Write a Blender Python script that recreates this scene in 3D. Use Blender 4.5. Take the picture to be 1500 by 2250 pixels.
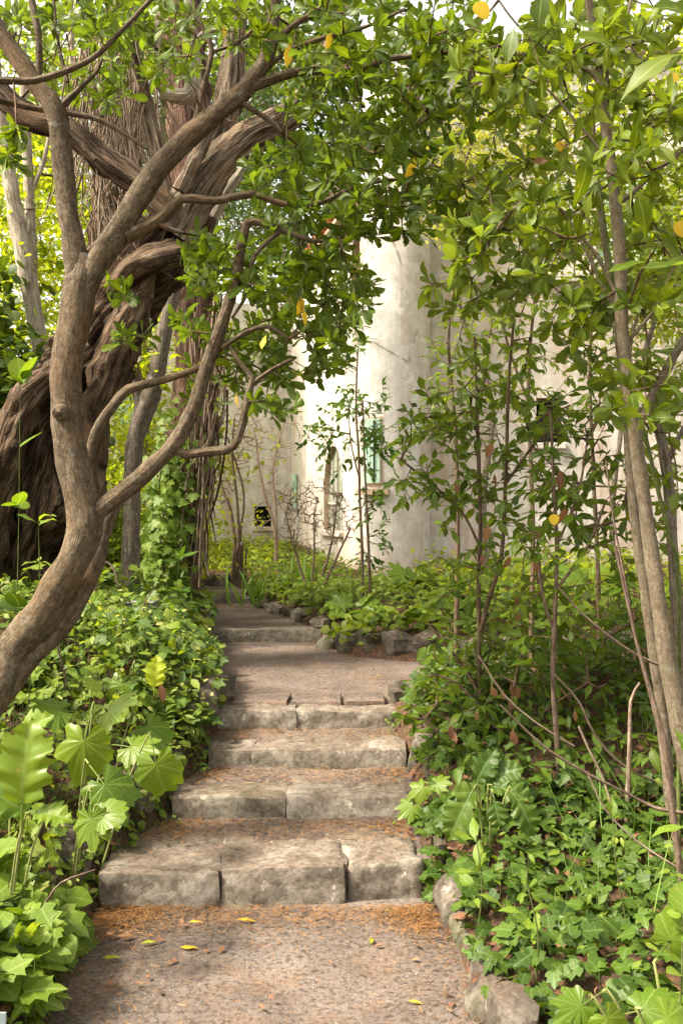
import bpy, bmesh, math, random
import numpy as np
from mathutils import Vector, Matrix, noise, Quaternion

for o in list(bpy.data.objects):
    bpy.data.objects.remove(o)
scene = bpy.context.scene
COL = scene.collection

# ------------------------------------------------------------------ camera
F = 2116.0          # focal length in photograph pixels (photograph 1500 x 2250)
CAMZ = 1.45
cam = bpy.data.cameras.new('camera')
cam.sensor_fit = 'VERTICAL'
cam.sensor_height = 24.0
cam.lens = 24.0 * F / 2250.0
cam.clip_start = 0.05
cam.clip_end = 600
cam.dof.use_dof = True
cam.dof.focus_distance = 4.2
cam.dof.aperture_fstop = 7.0
camo = bpy.data.objects.new('camera', cam)
COL.objects.link(camo)
camo.location = (0, 0, CAMZ)
camo.rotation_euler = (math.radians(90), 0, 0)
scene.camera = camo

# ------------------------------------------------------------------ sky and sun (bright hazy day)
SUN_EL, SUN_AZ = 50.0, -108.0      # azimuth measured clockwise from +Y: sun stands to the left, a little behind the viewer
world = bpy.data.worlds.new('World')
scene.world = world
world.use_nodes = True
wn = world.node_tree
wn.nodes.clear()
sky = wn.nodes.new('ShaderNodeTexSky')
sky.sky_type = 'NISHITA'
sky.sun_disc = False
sky.sun_elevation = math.radians(SUN_EL)
sky.sun_rotation = math.radians(SUN_AZ)
sky.air_density = 1.0
sky.dust_density = 4.0
sky.ozone_density = 1.0
hsv = wn.nodes.new('ShaderNodeHueSaturation')
hsv.inputs['Saturation'].default_value = 0.28      # thin bright cloud veil over the blue
hsv.inputs['Value'].default_value = 1.0
veil = wn.nodes.new('ShaderNodeMix'); veil.data_type = 'RGBA'; veil.blend_type = 'MULTIPLY'
veil.inputs[0].default_value = 1.0
veil.inputs[7].default_value = (1.06, 1.0, .88, 1)      # warm haze
bg = wn.nodes.new('ShaderNodeBackground')
bg.inputs['Strength'].default_value = 0.15
wo = wn.nodes.new('ShaderNodeOutputWorld')
wn.links.new(sky.outputs[0], hsv.inputs['Color'])
wn.links.new(hsv.outputs[0], veil.inputs[6])
wn.links.new(veil.outputs[2], bg.inputs['Color'])
wn.links.new(bg.outputs[0], wo.inputs['Surface'])

sun = bpy.data.lights.new('sun', 'SUN')
sun.energy = 3.1
sun.angle = math.radians(9.0)
sun.color = (1.0, 0.91, 0.77)
suno = bpy.data.objects.new('sun', sun)
COL.objects.link(suno)
_e, _a = math.radians(SUN_EL), math.radians(SUN_AZ)
sdir = Vector((math.sin(_a) * math.cos(_e), math.cos(_a) * math.cos(_e), math.sin(_e)))
suno.location = sdir * 30
suno.rotation_euler = sdir.to_track_quat('Z', 'Y').to_euler()

vs = scene.view_settings
vs.view_transform = 'Standard'
vs.look = 'None'
vs.gamma = 1.0
vs.use_curve_mapping = False
vs.exposure = 1.85
scene.cycles.max_bounces = 7
scene.cycles.diffuse_bounces = 4
scene.cycles.glossy_bounces = 3
scene.cycles.transmission_bounces = 4
scene.cycles.transparent_max_bounces = 6
scene.cycles.use_denoising = True
scene.cycles.sample_clamp_indirect = 6.0

# ------------------------------------------------------------------ helpers
def P(x, y, d):
    """photograph pixel + distance along the view axis (metres) -> world point"""
    return Vector(((x - 750.0) / F * d, d, CAMZ - (y - 1125.0) / F * d))

def tag(o, label=None, cat=None, group=None, kind=None):
    if label: o['label'] = label
    if cat: o['category'] = cat
    if group: o['group'] = group
    if kind: o['kind'] = kind
    return o

def thing(name, base, label, cat, group=None):
    o = bpy.data.objects.new(name, None)
    o.empty_display_size = 0.1
    COL.objects.link(o)
    o.location = base
    return tag(o, label, cat, group)

def mesh_np(name, V, Q, UV, mats, smooth=True, matidx=None):
    V = np.asarray(V, dtype=np.float32); Q = np.asarray(Q, dtype=np.int32)
    me = bpy.data.meshes.new(name)
    me.vertices.add(len(V)); me.vertices.foreach_set('co', V.ravel())
    k = Q.shape[1]
    me.loops.add(Q.size); me.loops.foreach_set('vertex_index', Q.ravel())
    me.polygons.add(len(Q)); me.polygons.foreach_set('loop_start', np.arange(0, Q.size, k, dtype=np.int32))
    if UV is not None:
        uv = me.uv_layers.new(name='UVMap')
        uv.data.foreach_set('uv', np.asarray(UV, dtype=np.float32)[Q.ravel()].ravel())
    me.polygons.foreach_set('use_smooth', np.full(len(Q), smooth, dtype=bool))
    if not isinstance(mats, (list, tuple)): mats = [mats]
    for m in mats: me.materials.append(m)
    if matidx is not None: me.polygons.foreach_set('material_index', np.asarray(matidx, dtype=np.int32))
    me.update(calc_edges=True)
    return me

def crisp(me, deg=32):
    me.set_sharp_from_angle(angle=math.radians(deg))
    return me

def link(name, me, parent=None, kind=None):
    o = bpy.data.objects.new(name, me)
    COL.objects.link(o)
    if parent is not None: o.parent = parent
    if kind: o['kind'] = kind
    return o

def cat_geo(parts):
    Vs, Qs, Us, n = [], [], [], 0
    for V, Q, U in parts:
        Vs.append(V); Qs.append(np.asarray(Q) + n); Us.append(U); n += len(V)
    return np.concatenate(Vs), np.concatenate(Qs), np.concatenate(Us)

def geo_part(name, geo, mat, parent=None, base=None, smooth=True, kind=None):
    V, Q, U = geo
    if base is not None: V = np.asarray(V) - np.array(base)
    return link(name, mesh_np(name, V, Q, U, mat, smooth), parent, kind)

def catmull(pts, rads, step):
    pts = [Vector(p) for p in pts]
    out, orad = [], []
    n = len(pts)
    for i in range(n - 1):
        p0 = pts[i - 1] if i > 0 else pts[0] * 2 - pts[1]
        p1, p2 = pts[i], pts[i + 1]
        p3 = pts[i + 2] if i + 2 < n else pts[-1] * 2 - pts[-2]
        m = max(1, int(math.ceil((p2 - p1).length / step)))
        for j in range(m):
            t = j / m
            q = 0.5 * ((2 * p1) + (p2 - p0) * t + (2 * p0 - 5 * p1 + 4 * p2 - p3) * t * t + (3 * p1 - p0 - 3 * p2 + p3) * t ** 3)
            out.append(q); orad.append(rads[i] * (1 - t) + rads[i + 1] * t)
    out.append(pts[-1]); orad.append(rads[-1])
    return out, orad

def tube(pts, rads, n=8, step=0.08, rough=0.0, furrow=0.0, lumps=0.0, seed=0, raw=False):
    """tapered tube along a smooth line; rough = fine bumps, furrow = long ridges along the bark, lumps = slow swelling"""
    if not raw: pts, rads = catmull(pts, rads, step)
    m = len(pts)
    V = np.zeros((m * (n + 1), 3)); U = np.zeros((m * (n + 1), 2))
    T = [(pts[min(i + 1, m - 1)] - pts[max(i - 1, 0)]).normalized() for i in range(m)]
    ref = Vector((0, 0, 1)) if abs(T[0].z) < 0.9 else Vector((1, 0, 0))
    nx = T[0].cross(ref).normalized()
    L = 0.0
    so = seed * 7.31
    for i in range(m):
        if i:
            nx = (nx - T[i] * nx.dot(T[i])).normalized(); L += (pts[i] - pts[i - 1]).length
        ny = T[i].cross(nx)
        r0 = rads[i]
        for k in range(n + 1):
            a = 2 * math.pi * (k % n) / n
            dv = nx * math.cos(a) + ny * math.sin(a)
            r = r0
            if lumps: r *= 1 + lumps * noise.noise(Vector((so + math.cos(a) * .8, math.sin(a) * .8, L / (r0 * 2.2 + .02))))
            if furrow:
                tw = a + L * 1.3
                f = noise.noise(Vector((so + math.cos(tw) * 3.2, math.sin(tw) * 3.2, L * 1.6)))
                r *= 1 + furrow * (abs(f) * 2.2 - .55)
                f2 = noise.noise(Vector((so + math.cos(tw) * 7, math.sin(tw) * 7, L * 4)))
                r *= 1 + furrow * .55 * f2
            if rough: r *= 1 + rough * noise.noise(pts[i] * 9 + dv * r0 * 25 + Vector((so, 0, 0)))
            p = pts[i] + dv * r
            V[i * (n + 1) + k] = p
            U[i * (n + 1) + k] = (k / n * 2 * math.pi * max(rads[0], .004), L)
    i, k = np.meshgrid(np.arange(m - 1), np.arange(n), indexing='ij')
    a = (i * (n + 1) + k).ravel(); b = a + 1
    Q = np.stack([a, b, b + n + 1, a + n + 1], axis=1)
    return V, Q, U

def px_tube(lst, d, n=8, step=0.08, **kw):
    """lst of (x, y, radius_px[, distance]) in the photograph at distance d"""
    pts, rads = [], []
    for t in lst:
        dd = t[3] if len(t) > 3 else d
        pts.append(P(t[0], t[1], dd)); rads.append(t[2] / F * dd)
    return tube(pts, rads, n, step, **kw), catmull(pts, rads, 0.12)[0]

# ---- leaf shapes: base at origin, along +Y, length 1, face +Z; all quads
def leaf_shape(prof, bend=0.25, fold=0.25, asym=0.0, cols=1, twist=0.0, wave=0.0):
    V, U = [], []
    m = len(prof)
    us = np.linspace(-1, 1, 2 * cols + 1)
    for i, (t, w) in enumerate(prof):
        for u in us:
            z = -bend * t * t + fold * abs(u) * w + wave * w * abs(u) * math.sin(t * 9 + (1.3 if u > 0 else 0))
            xx = u * w
            z += xx * math.sin(twist * t)
            V.append((xx * math.cos(twist * t) + asym * math.sin(t * 3), t * (1 - .12 * bend * t), z)); U.append((.5 + .5 * u, t))
    c = 2 * cols + 1
    Q = []
    for i in range(m - 1):
        for k in range(2 * cols):
            a = i * c + k
            Q.append((a, a + 1, a + c + 1, a + c))
    return np.array(V), np.array(Q), np.array(U)

OBOV = [(0, .008), (.12, .03), (.35, .1), (.62, .19), (.82, .2), (.94, .12), (1.0, .01)]        # rosette shrub, widest near tip
ELLI = [(0, .01), (.1, .03), (.28, .16), (.5, .22), (.72, .18), (.9, .07), (1.0, .005)]           # laurel
LANC = [(0, .01), (.1, .04), (.3, .12), (.55, .14), (.8, .08), (1.0, .004)]
ROUND = [(0, .02), (.08, .3), (.25, .46), (.5, .47), (.75, .34), (.92, .14), (1.0, .01)]
SMALL = [(0, .02), (.35, .26), (.7, .22), (1.0, .01)]
TINY = [(0, .05), (.5, .28), (1.0, .03)]
BLADE = [(0, .025), (.3, .035), (.6, .03), (.85, .018), (1.0, .002)]

def ivy_shape(bend=0.2, seed=0, lob=1.0):
    """five-lobed ivy leaf: a fan of quads between the midrib and a lobed rim"""
    rng = random.Random(seed)
    rim = [(0.0, 0.0), (.22, -.12), (.42, .02), (.52, .2), (.34, .3), (.44, .52), (.47, .62), (.26, .62), (.13, .82), (0.0, 1.0)]
    rim = [(x * lob * (1 + rng.uniform(-.08, .08)) if 0 < i < 9 else 0, y + (rng.uniform(-.03, .03) if 0 < i < 9 else 0)) for i, (x, y) in enumerate(rim)]
    mid = [max(0, min(1, .08 + .1 * i)) for i in range(10)]
    V, U = [], []
    for i in range(10):
        my = i / 9
        for s in (-1, -.5, 0, .5, 1):
            f = abs(s)
            x = s * rim[i][0]; y = my * (1 - f) + rim[i][1] * f
            z = -bend * y * y + .22 * abs(x) - .35 * x * x
            V.append((x, y, z)); U.append((.5 + .5 * x / .55, y))
    Q = []
    for i in range(9):
        for k in range(4):
            a = i * 5 + k
            Q.append((a, a + 1, a + 6, a + 5))
    return np.array(V), np.array(Q), np.array(U)

def acanthus_shape(seed=0, lobes=4, width=.44, bend=.35, deep=.3, petiole=.35):
    """large leaf with deep toothed lobes, wavy blade and a stout leaf stalk"""
    rng = random.Random(seed)
    m, c = lobes * 8 + 1, 4
    V, U = [], []
    ph = rng.uniform(0, 6)
    for i in range(m):
        t = i / (m - 1)
        env = width * (math.sin(math.pi * min(1, t * .93 + .07) ** .8)) ** .75 + .004
        saw = abs(math.sin(math.pi * lobes * (t ** .85) + .5))
        teeth = .16 * math.sin(t * 47 + ph)
        w = env * (1 - deep + deep * saw ** .6 + teeth * .6)
        if i == m - 1: w = .004
        for k in range(-c, c + 1):
            u = k / c
            au = abs(u)
            side = 1 if u > 0 else -1
            wv = w * (1 + .09 * side * math.sin(t * 9 + ph))
            x = u * wv
            y = petiole + t + .30 * au * env * (1 if t < .95 else 0)
            vein = math.cos(math.pi * (lobes * t * 2 - au * .8))
            z = -bend * t * t * .9 + .35 * au * wv - .9 * (x * x) + .02 * vein * au + .035 * au * math.sin(t * 23 + side + ph)
            V.append((x, y, z)); U.append((.5 + .5 * u, t))
    n = 2 * c + 1
    Q = []
    for i in range(m - 1):
        for k in range(2 * c):
            a = i * n + k
            Q.append((a, a + 1, a + n + 1, a + n))
    g = (np.array(V), np.array(Q), np.array(U))
    pt = [Vector((0, 0, -petiole * .25)), Vector((0, petiole * .5, -.03)), Vector((0, petiole, -.006)), Vector((0, petiole + .5, -bend * .22 - .012)), Vector((0, petiole + .93, -bend * .8 - .01))]
    s = tube(pt, [.022, .02, .017, .01, .003], 5, .12)
    s = (s[0], s[1], np.full((len(s[0]), 2), (.5, .5)))
    return cat_geo([g, s])

def palmate_shape(seed=0, lobes=5, bend=.6, petiole=.4, deep=.24):
    """broad rounded leaf with radiating veins, shallow toothed lobes and a long stalk"""
    rng = random.Random(seed)
    nth, nr = lobes * 8, 4
    span = math.radians(152)
    V, U = [], []
    ph = rng.uniform(0, 6)
    for i in range(nth + 1):
        th = -span + 2 * span * i / nth
        k = (i % 8) / 8.0
        lob = abs(math.sin(math.pi * k)) ** .7
        R_ = (.52 + .16 * math.cos(th)) * (1 - deep + deep * lob) * (1 + .10 * math.sin(i * .9 + ph)) * (1 + rng.uniform(-.07, .09))
        for j in range(nr + 1):
            f = j / nr
            r = R_ * f
            x = math.sin(th) * r; y = petiole + .42 + math.cos(th) * r - .12
            yy = y - petiole
            z = -bend * (yy * yy + .8 * x * x) + .03 * f * (lob - .5) + .09 * f * f * math.sin(th * 2 + ph) + .02 * f * math.sin(i * 2.1 + ph)
            V.append((x, y, z)); U.append((.5 + .5 * (2 * k - 1) * (.25 + .75 * f), f))
    n = nr + 1
    Q = [(i * n + j, i * n + j + 1, (i + 1) * n + j + 1, (i + 1) * n + j) for i in range(nth) for j in range(nr)]
    g = (np.array(V), np.array(Q)[:, ::-1], np.array(U))
    c = Vector((0, petiole + .3, -bend * .09 - .006))
    s = tube([Vector((0, 0, -petiole * .2)), Vector((0, petiole * .5, -.03)), c], [.016, .014, .012], 5, .12)
    s = (s[0], s[1], np.full((len(s[0]), 2), (.5, .5)))
    return cat_geo([g, s])

def lmat(pos, d, nrm, s):
    """matrix of a leaf at pos growing along d with its upper face towards nrm, length s"""
    d = Vector(d).normalized(); nrm = Vector(nrm)
    x = d.cross(nrm)
    if x.length < 1e-4: x = d.orthogonal()
    x.normalize(); z = x.cross(d)
    M = np.eye(4)
    M[:3, 0] = np.array(x) * s; M[:3, 1] = np.array(d) * s; M[:3, 2] = np.array(z) * s; M[:3, 3] = np.array(pos)
    return M

def merge_leaves(geo, mats):
    V, Q, U = geo
    M = np.array(mats)
    W = np.einsum('kij,nj->kni', M[:, :3, :3], V) + M[:, None, :3, 3]
    k, n = len(M), len(V)
    QQ = (Q[None] + (np.arange(k) * n)[:, None, None]).reshape(-1, Q.shape[1])
    return W.reshape(-1, 3), QQ, np.tile(U, (k, 1))

def rank(mats):
    """apparent size of each leaf in the photograph; 0 outside the frame"""
    M = np.array(mats)
    p = M[:, :3, 3]; s = np.linalg.norm(M[:, :3, 1], axis=1)
    d = np.maximum(p[:, 1], .2)
    x = 750 + F * p[:, 0] / d; y = 1125 - F * (p[:, 2] - CAMZ) / d
    ins = (x > -20) & (x < 1520) & (y > -20) & (y < 2270) & (p[:, 1] > .3)
    return np.where(ins, s * F / d, 0)

def leafy(root, base, shapes, mats, mat, limit=300, name='leaf', rest='foliage', rng=None, minpx=10):
    """the largest leaves in view as one object each (shared meshes), the others joined into one part"""
    if not mats: return
    rng = rng or random.Random(1)
    rk = rank(mats)
    order = np.argsort(-rk)
    single = [int(i) for i in order[:limit] if rk[i] >= minpx]
    ss = set(single)
    meshes = [mesh_np(name, g[0], g[1], g[2], mat) for g in shapes] if single else []
    b = np.array(base)
    for i in single:
        o = bpy.data.objects.new(name, meshes[rng.randrange(len(meshes))])
        M = np.array(mats[i]); M[:3, 3] -= b
        o.matrix_basis = Matrix(M.tolist())
        o.parent = root
        COL.objects.link(o)
    others = [i for i in range(len(mats)) if i not in ss]
    if others:
        groups = [[] for _ in shapes]
        for i in others: groups[rng.randrange(len(shapes))].append(mats[i])
        g = cat_geo([merge_leaves(sh, gm) for sh, gm in zip(shapes, groups) if gm])
        geo_part(rest, g, mat, root, base, kind='stuff')

# ---- twigs that grow from existing branches towards target points
def grow(seeds, targets, rng, seg=.12, r0=.0025, rmax=.012, jitter=.02, sag=.0, nside=4, attach_penalty=.1, plen0=0):
    """returns (tube geometry, list of (points) of each twig chain)"""
    nodes = [np.array(s) for s in seeds]
    par = [-1] * len(nodes); pl = [plen0] * len(nodes)
    arr = np.array(nodes)
    T = np.array([np.array(t) for t in targets])
    d0 = np.array([np.min(np.linalg.norm(arr - t, axis=1)) for t in T])
    chains = []
    cap = len(nodes) + 60 * len(T) + 10
    A = np.zeros((cap, 3)); A[:len(nodes)] = arr
    PL = np.zeros(cap); cnt = len(nodes)
    parent = [-1] * cap
    for ti in np.argsort(d0):
        t = T[ti]
        dist = np.linalg.norm(A[:cnt] - t, axis=1) + attach_penalty * PL[:cnt]
        j = int(np.argmin(dist))
        a = A[j].copy(); v = t - a; L = np.linalg.norm(v)
        m = max(1, int(L / seg))
        ch = [j]
        side = np.cross(v, np.array([rng.uniform(-1, 1), rng.uniform(-1, 1), rng.uniform(-1, 1)])); ln = np.linalg.norm(side)
        side = side / ln if ln > 1e-6 else side
        arc = L * rng.uniform(-.12, .12)
        for i in range(1, m + 1):
            f = i / m
            p = a + v * f
            p = p + side * arc * math.sin(math.pi * f) + np.array([0, 0, -sag * L * math.sin(math.pi * f)])
            if i < m: p = p + np.array([rng.gauss(0, jitter), rng.gauss(0, jitter), rng.gauss(0, jitter)]) * min(1, L)
            A[cnt] = p; PL[cnt] = PL[ch[-1]] + L / m; parent[cnt] = ch[-1]
            ch.append(cnt); cnt += 1
        chains.append(ch)
    w = np.zeros(cnt)
    for ch in chains: w[ch[-1]] += 1
    for i in range(cnt - 1, -1, -1):
        if parent[i] >= 0: w[parent[i]] += w[i]
    geos, lines = [], []
    for ch in chains:
        pts = [Vector(A[i]) for i in ch]
        rads = [min(rmax, r0 * max(1, w[i]) ** .45) for i in ch]
        rads[0] = rads[1] if len(rads) > 1 else rads[0]
        rads[-1] = r0 * .7
        if len(pts) >= 2 and (pts[-1] - pts[0]).length > 1e-4:
            geos.append(tube(pts, rads, nside, raw=True))
            lines.append(pts)
    return cat_geo(geos), lines

def blobs(lst, rng):
    """targets inside ellipses of the photograph: (cx, cy, rx, ry, count, d0, d1)"""
    out = []
    for cx, cy, rx, ry, n, d0, d1 in lst:
        for _ in range(n):
            a = rng.uniform(0, 2 * math.pi); r = math.sqrt(rng.random())
            out.append(P(cx + rx * r * math.cos(a), cy + ry * r * math.sin(a), rng.uniform(d0, d1)))
    return out

def rosette(tip, axis, n, l0, l1, rng, spread=1.15, up=.35):
    axis = (Vector(axis).normalized() + Vector((0, 0, up))).normalized()
    ox = axis.orthogonal().normalized(); oy = axis.cross(ox)
    out = []
    ph = rng.uniform(0, 6.28)
    for k in range(n):
        a = ph + k * 2.39996
        sp = spread * rng.uniform(.65, 1.2) * (.45 + .55 * (1 - k / n))
        rad = ox * math.cos(a) + oy * math.sin(a)
        d = axis * math.cos(sp) + rad * math.sin(sp)
        nr = axis * math.sin(sp) - rad * math.cos(sp)
        nr = nr + Vector((rng.gauss(0, .25), rng.gauss(0, .25), rng.gauss(0, .2)))
        nr = nr + rad * rng.gauss(0, .2)
        if rng.random() < .12: continue
        L_ = rng.uniform(l0, l1) * (1 if rng.random() > .25 else rng.uniform(.45, .8))
        out.append(lmat(Vector(tip) - axis * .035 * rng.random() + rad * .004, d + Vector((rng.gauss(0, .13), rng.gauss(0, .13), rng.gauss(-.05, .15))), nr, L_))
    return out

def along(line, rng, l0, l1, gap=.04, start=.25, flat=.5, droop=.1, both=False):
    """leaves set alternately along a twig"""
    out = []
    tot = sum((line[i + 1] - line[i]).length for i in range(len(line) - 1))
    if tot < 1e-4: return out
    s, i, acc = max(start * tot, tot - 1.2), 0, 0.0
    k = rng.randrange(2); roll = rng.uniform(0, 6.28)
    while s <= tot:
        while i < len(line) - 2 and acc + (line[i + 1] - line[i]).length < s:
            acc += (line[i + 1] - line[i]).length; i += 1
        seg = line[i + 1] - line[i]
        f = min(1, (s - acc) / max(seg.length, 1e-5))
        p = line[i] + seg * f; t = seg.normalized()
        sx = t.cross(Vector((0, 0, 1)))
        if sx.length < .3: sx = Vector((math.cos(roll + k), math.sin(roll + k), 0))
        sx.normalize()
        for side in ((-1, 1) if both else ((-1, 1)[k % 2],)):
            d = t * rng.uniform(.35, .8) + sx * side * rng.uniform(.6, 1) + Vector((rng.gauss(0, .25), rng.gauss(0, .25), rng.gauss(0, .25) - droop))
            nr = Vector((rng.gauss(0, flat), rng.gauss(0, flat), 1))
            out.append(lmat(p, d, nr, rng.uniform(l0, l1)))
        k += 1; s += gap * rng.uniform(.7, 1.3)
    out.append(lmat(line[-1], (line[-1] - line[-2]).normalized() + Vector((0, 0, rng.uniform(-.3, .3))), (rng.gauss(0, flat), rng.gauss(0, flat), 1), rng.uniform(l0, l1)))
    return out
# ------------------------------------------------------------------ materials
def newmat(name):
    m = bpy.data.materials.new(name)
    m.use_nodes = True
    nt = m.node_tree
    nt.nodes.clear()
    return m, nt

class G:
    """small node-graph writer"""
    def __init__(s, nt): s.nt = nt
    def n(s, t, **kw):
        nd = s.nt.nodes.new('ShaderNode' + t)
        for k, v in kw.items(): setattr(nd, k, v)
        return nd
    def l(s, a, b): s.nt.links.new(a, b)
    def val(s, sock, v):
        if isinstance(v, bpy.types.NodeSocket): s.l(v, sock)
        else: sock.default_value = v
    def noise(s, vec, scale, detail=5, rough=.6, dist=0):
        nd = s.n('TexNoise'); s.l(vec, nd.inputs['Vector'])
        nd.inputs['Scale'].default_value = scale; nd.inputs['Detail'].default_value = detail
        nd.inputs['Roughness'].default_value = rough; nd.inputs['Distortion'].default_value = dist
        return nd.outputs['Fac']
    def voro(s, vec, scale, feature='F1', out='Distance', rnd=1.0):
        nd = s.n('TexVoronoi', feature=feature); s.l(vec, nd.inputs['Vector'])
        nd.inputs['Scale'].default_value = scale; nd.inputs['Randomness'].default_value = rnd
        return nd.outputs[out]
    def ramp(s, fac, stops, interp='LINEAR'):
        nd = s.n('ValToRGB'); s.l(fac, nd.inputs[0])
        cr = nd.color_ramp; cr.interpolation = interp
        while len(cr.elements) < len(stops): cr.elements.new(.5)
        for e, (p, c) in zip(cr.elements, stops):
            e.position = p
            e.color = (c, c, c, 1) if isinstance(c, (int, float)) else (*c, 1)
        return nd.outputs[0]
    def mix(s, fac, a, b, mode='MIX'):
        nd = s.n('Mix', data_type='RGBA', blend_type=mode)
        s.val(nd.inputs[0], fac)
        for sock, v in ((nd.inputs[6], a), (nd.inputs[7], b)):
            if isinstance(v, (tuple, list)): v = (*v, 1) if len(v) == 3 else v
            s.val(sock, v)
        return nd.outputs[2]
    def math(s, op, a, b=None, c=None):
        nd = s.n('Math', operation=op)
        s.val(nd.inputs[0], a)
        if b is not None: s.val(nd.inputs[1], b)
        if c is not None: s.val(nd.inputs[2], c)
        return nd.outputs[0]
    def coord(s, which='Object', scale=(1, 1, 1)):
        tc = s.n('TexCoord'); mp = s.n('Mapping')
        s.l(tc.outputs[which], mp.inputs[0]); mp.inputs['Scale'].default_value = scale
        return mp.outputs[0]
    def bump(s, h, strength=.5, dist=.01):
        nd = s.n('Bump'); s.l(h, nd.inputs['Height'])
        nd.inputs['Strength'].default_value = strength; nd.inputs['Distance'].default_value = dist
        return nd.outputs[0]
    def finish(s, col, rough=.9, normal=None, spec=.3):
        b = s.n('BsdfPrincipled'); o = s.n('OutputMaterial')
        s.val(b.inputs['Base Color'], col if isinstance(col, bpy.types.NodeSocket) else (*col, 1))
        s.val(b.inputs['Roughness'], rough); b.inputs['Specular IOR Level'].default_value = spec
        if normal is not None: s.l(normal, b.inputs['Normal'])
        s.l(b.outputs[0], o.inputs[0])
        return b

def leaf_mat(name, cols, rough=.42, trans=.38, tcol=None, vein=.35, veincol=(.35, .42, .12), under=None, veins=0, spot=0.0, spec=.25, sat=True):
    spot = spot or .55
    m, nt = newmat(name); g = G(nt)
    oi = g.n('ObjectInfo'); ge = g.n('NewGeometry')
    r = g.math('FRACT', g.math('ADD', oi.outputs['Random'], ge.outputs['Random Per Island']))
    n = len(cols)
    cols = [(q[0], q[1], q[2] * .62) for q in cols] if sat else cols
    c = g.ramp(r, [(i / max(1, n - 1), cc) for i, cc in enumerate(cols)])
    tc = g.n('TexCoord')
    sx = g.n('SeparateXYZ'); g.l(tc.outputs['UV'], sx.inputs[0])
    au = g.math('ABSOLUTE', g.math('SUBTRACT', sx.outputs[0], .5))
    nz = g.noise(g.coord('Object'), 14, 3)
    c = g.mix(g.math('MULTIPLY', nz, .5), c, g.mix(1.0, c, (.55, .6, .45), 'MULTIPLY'))
    if spot:
        vo = g.n('VectorMath', operation='ADD'); g.l(g.coord('UV', (1, 2, 1)), vo.inputs[0]); cx = g.n('CombineXYZ'); g.l(g.math('MULTIPLY', r, 31.0), cx.inputs[0]); g.l(g.math('MULTIPLY', r, 17.0), cx.inputs[1]); g.l(cx.outputs[0], vo.inputs[1])
        sp = g.ramp(g.noise(vo.outputs[0], 3.2, 4), [(.62, 0), (.7, spot)])
        c = g.mix(sp, c, (.30, .2, .04))
    mid = g.ramp(au, [(0.0, 1.0), (.025, .8), (.05, 0)])
    vf = g.math('MULTIPLY', mid, vein)
    if veins:
        ph = g.math('SUBTRACT', g.math('MULTIPLY', sx.outputs[1], float(veins)), g.math('MULTIPLY', au, 1.7))
        tri = g.math('ABSOLUTE', g.math('SUBTRACT', g.math('FRACT', ph), .5))
        sv = g.math('MULTIPLY', g.ramp(tri, [(0, 1), (.09, 0)]), vein * .7)
        vf = g.math('MAXIMUM', vf, sv)
    c = g.mix(vf, c, veincol)
    if under is not None:
        c = g.mix(g.math('MULTIPLY', ge.outputs['Backfacing'], .75), c, under)
    b = g.n('BsdfPrincipled'); g.l(c, b.inputs['Base Color'])
    b.inputs['Roughness'].default_value = rough; b.inputs['Specular IOR Level'].default_value = spec
    t = g.n('BsdfTranslucent')
    tc2 = g.mix(1.0, c, tcol or (1.9, 1.75, .55), 'MULTIPLY')
    g.l(tc2, t.inputs['Color'])
    mx = g.n('MixShader'); mx.inputs[0].default_value = trans
    g.l(b.outputs[0], mx.inputs[1]); g.l(t.outputs[0], mx.inputs[2])
    o = g.n('OutputMaterial'); g.l(mx.outputs[0], o.inputs[0])
    return m

def bark_mat(name, dark, mid, light, scale=(30, 30, 5), bump=.6, dist=.01, patch=None, patch_amt=.4, uvs=True, crack=.75):
    m, nt = newmat(name); g = G(nt)
    uv = g.coord('UV', (scale[0], scale[2], 1)); ob = g.coord('Object')
    a = g.noise(uv, 1.0, 7, .65, .6)
    if not uvs: a = g.math('ADD', g.math('MULTIPLY', a, .35), g.math('MULTIPLY', g.noise(ob, 34, 7, .72), .65))
    b = g.noise(ob, 5, 5, .6)
    c = g.ramp(a, [(.36, dark), (.5, mid), (.64, light)])
    c = g.mix(g.math('MULTIPLY', b, .6), c, g.mix(1.0, c, (.5, .48, .45), 'MULTIPLY'))
    fine = g.noise(ob, 95, 4, .7)
    c = g.mix(g.ramp(fine, [(.56, 0), (.66, .6)]), c, light)
    c = g.mix(g.ramp(fine, [(.34, .6), (.44, 0)]), c, dark)
    if patch is not None:
        pf = g.ramp(g.noise(ob, 3.2, 6, .65), [(.5, 0), (.66, patch_amt)])
        c = g.mix(pf, c, patch)
    cr = g.ramp(g.noise(g.coord('UV', (scale[0] * 1.3, scale[2] * .35, 1)), 1.0, 6, .6, 1.5), [(.40, 1), (.47, 0)])
    c = g.mix(g.math('MULTIPLY', cr, crack), c, tuple(x * .5 for x in dark))
    lich = g.ramp(g.noise(ob, 21, 6, .75), [(.58, 0), (.66, .55)])
    c = g.mix(g.math('MULTIPLY', lich, g.ramp(b, [(.4, 0), (.6, 1)])), c, tuple(min(.5, x * 1.25 + .03) for x in (light[1], light[1], light[1] * .85)))
    h = g.math('SUBTRACT', g.math('ADD', g.math('MULTIPLY', a, 1.0), g.math('MULTIPLY', fine, .35)), g.math('MULTIPLY', cr, .8 * crack))
    g.finish(c, .92, g.bump(h, bump, dist), .15)
    return m

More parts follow.
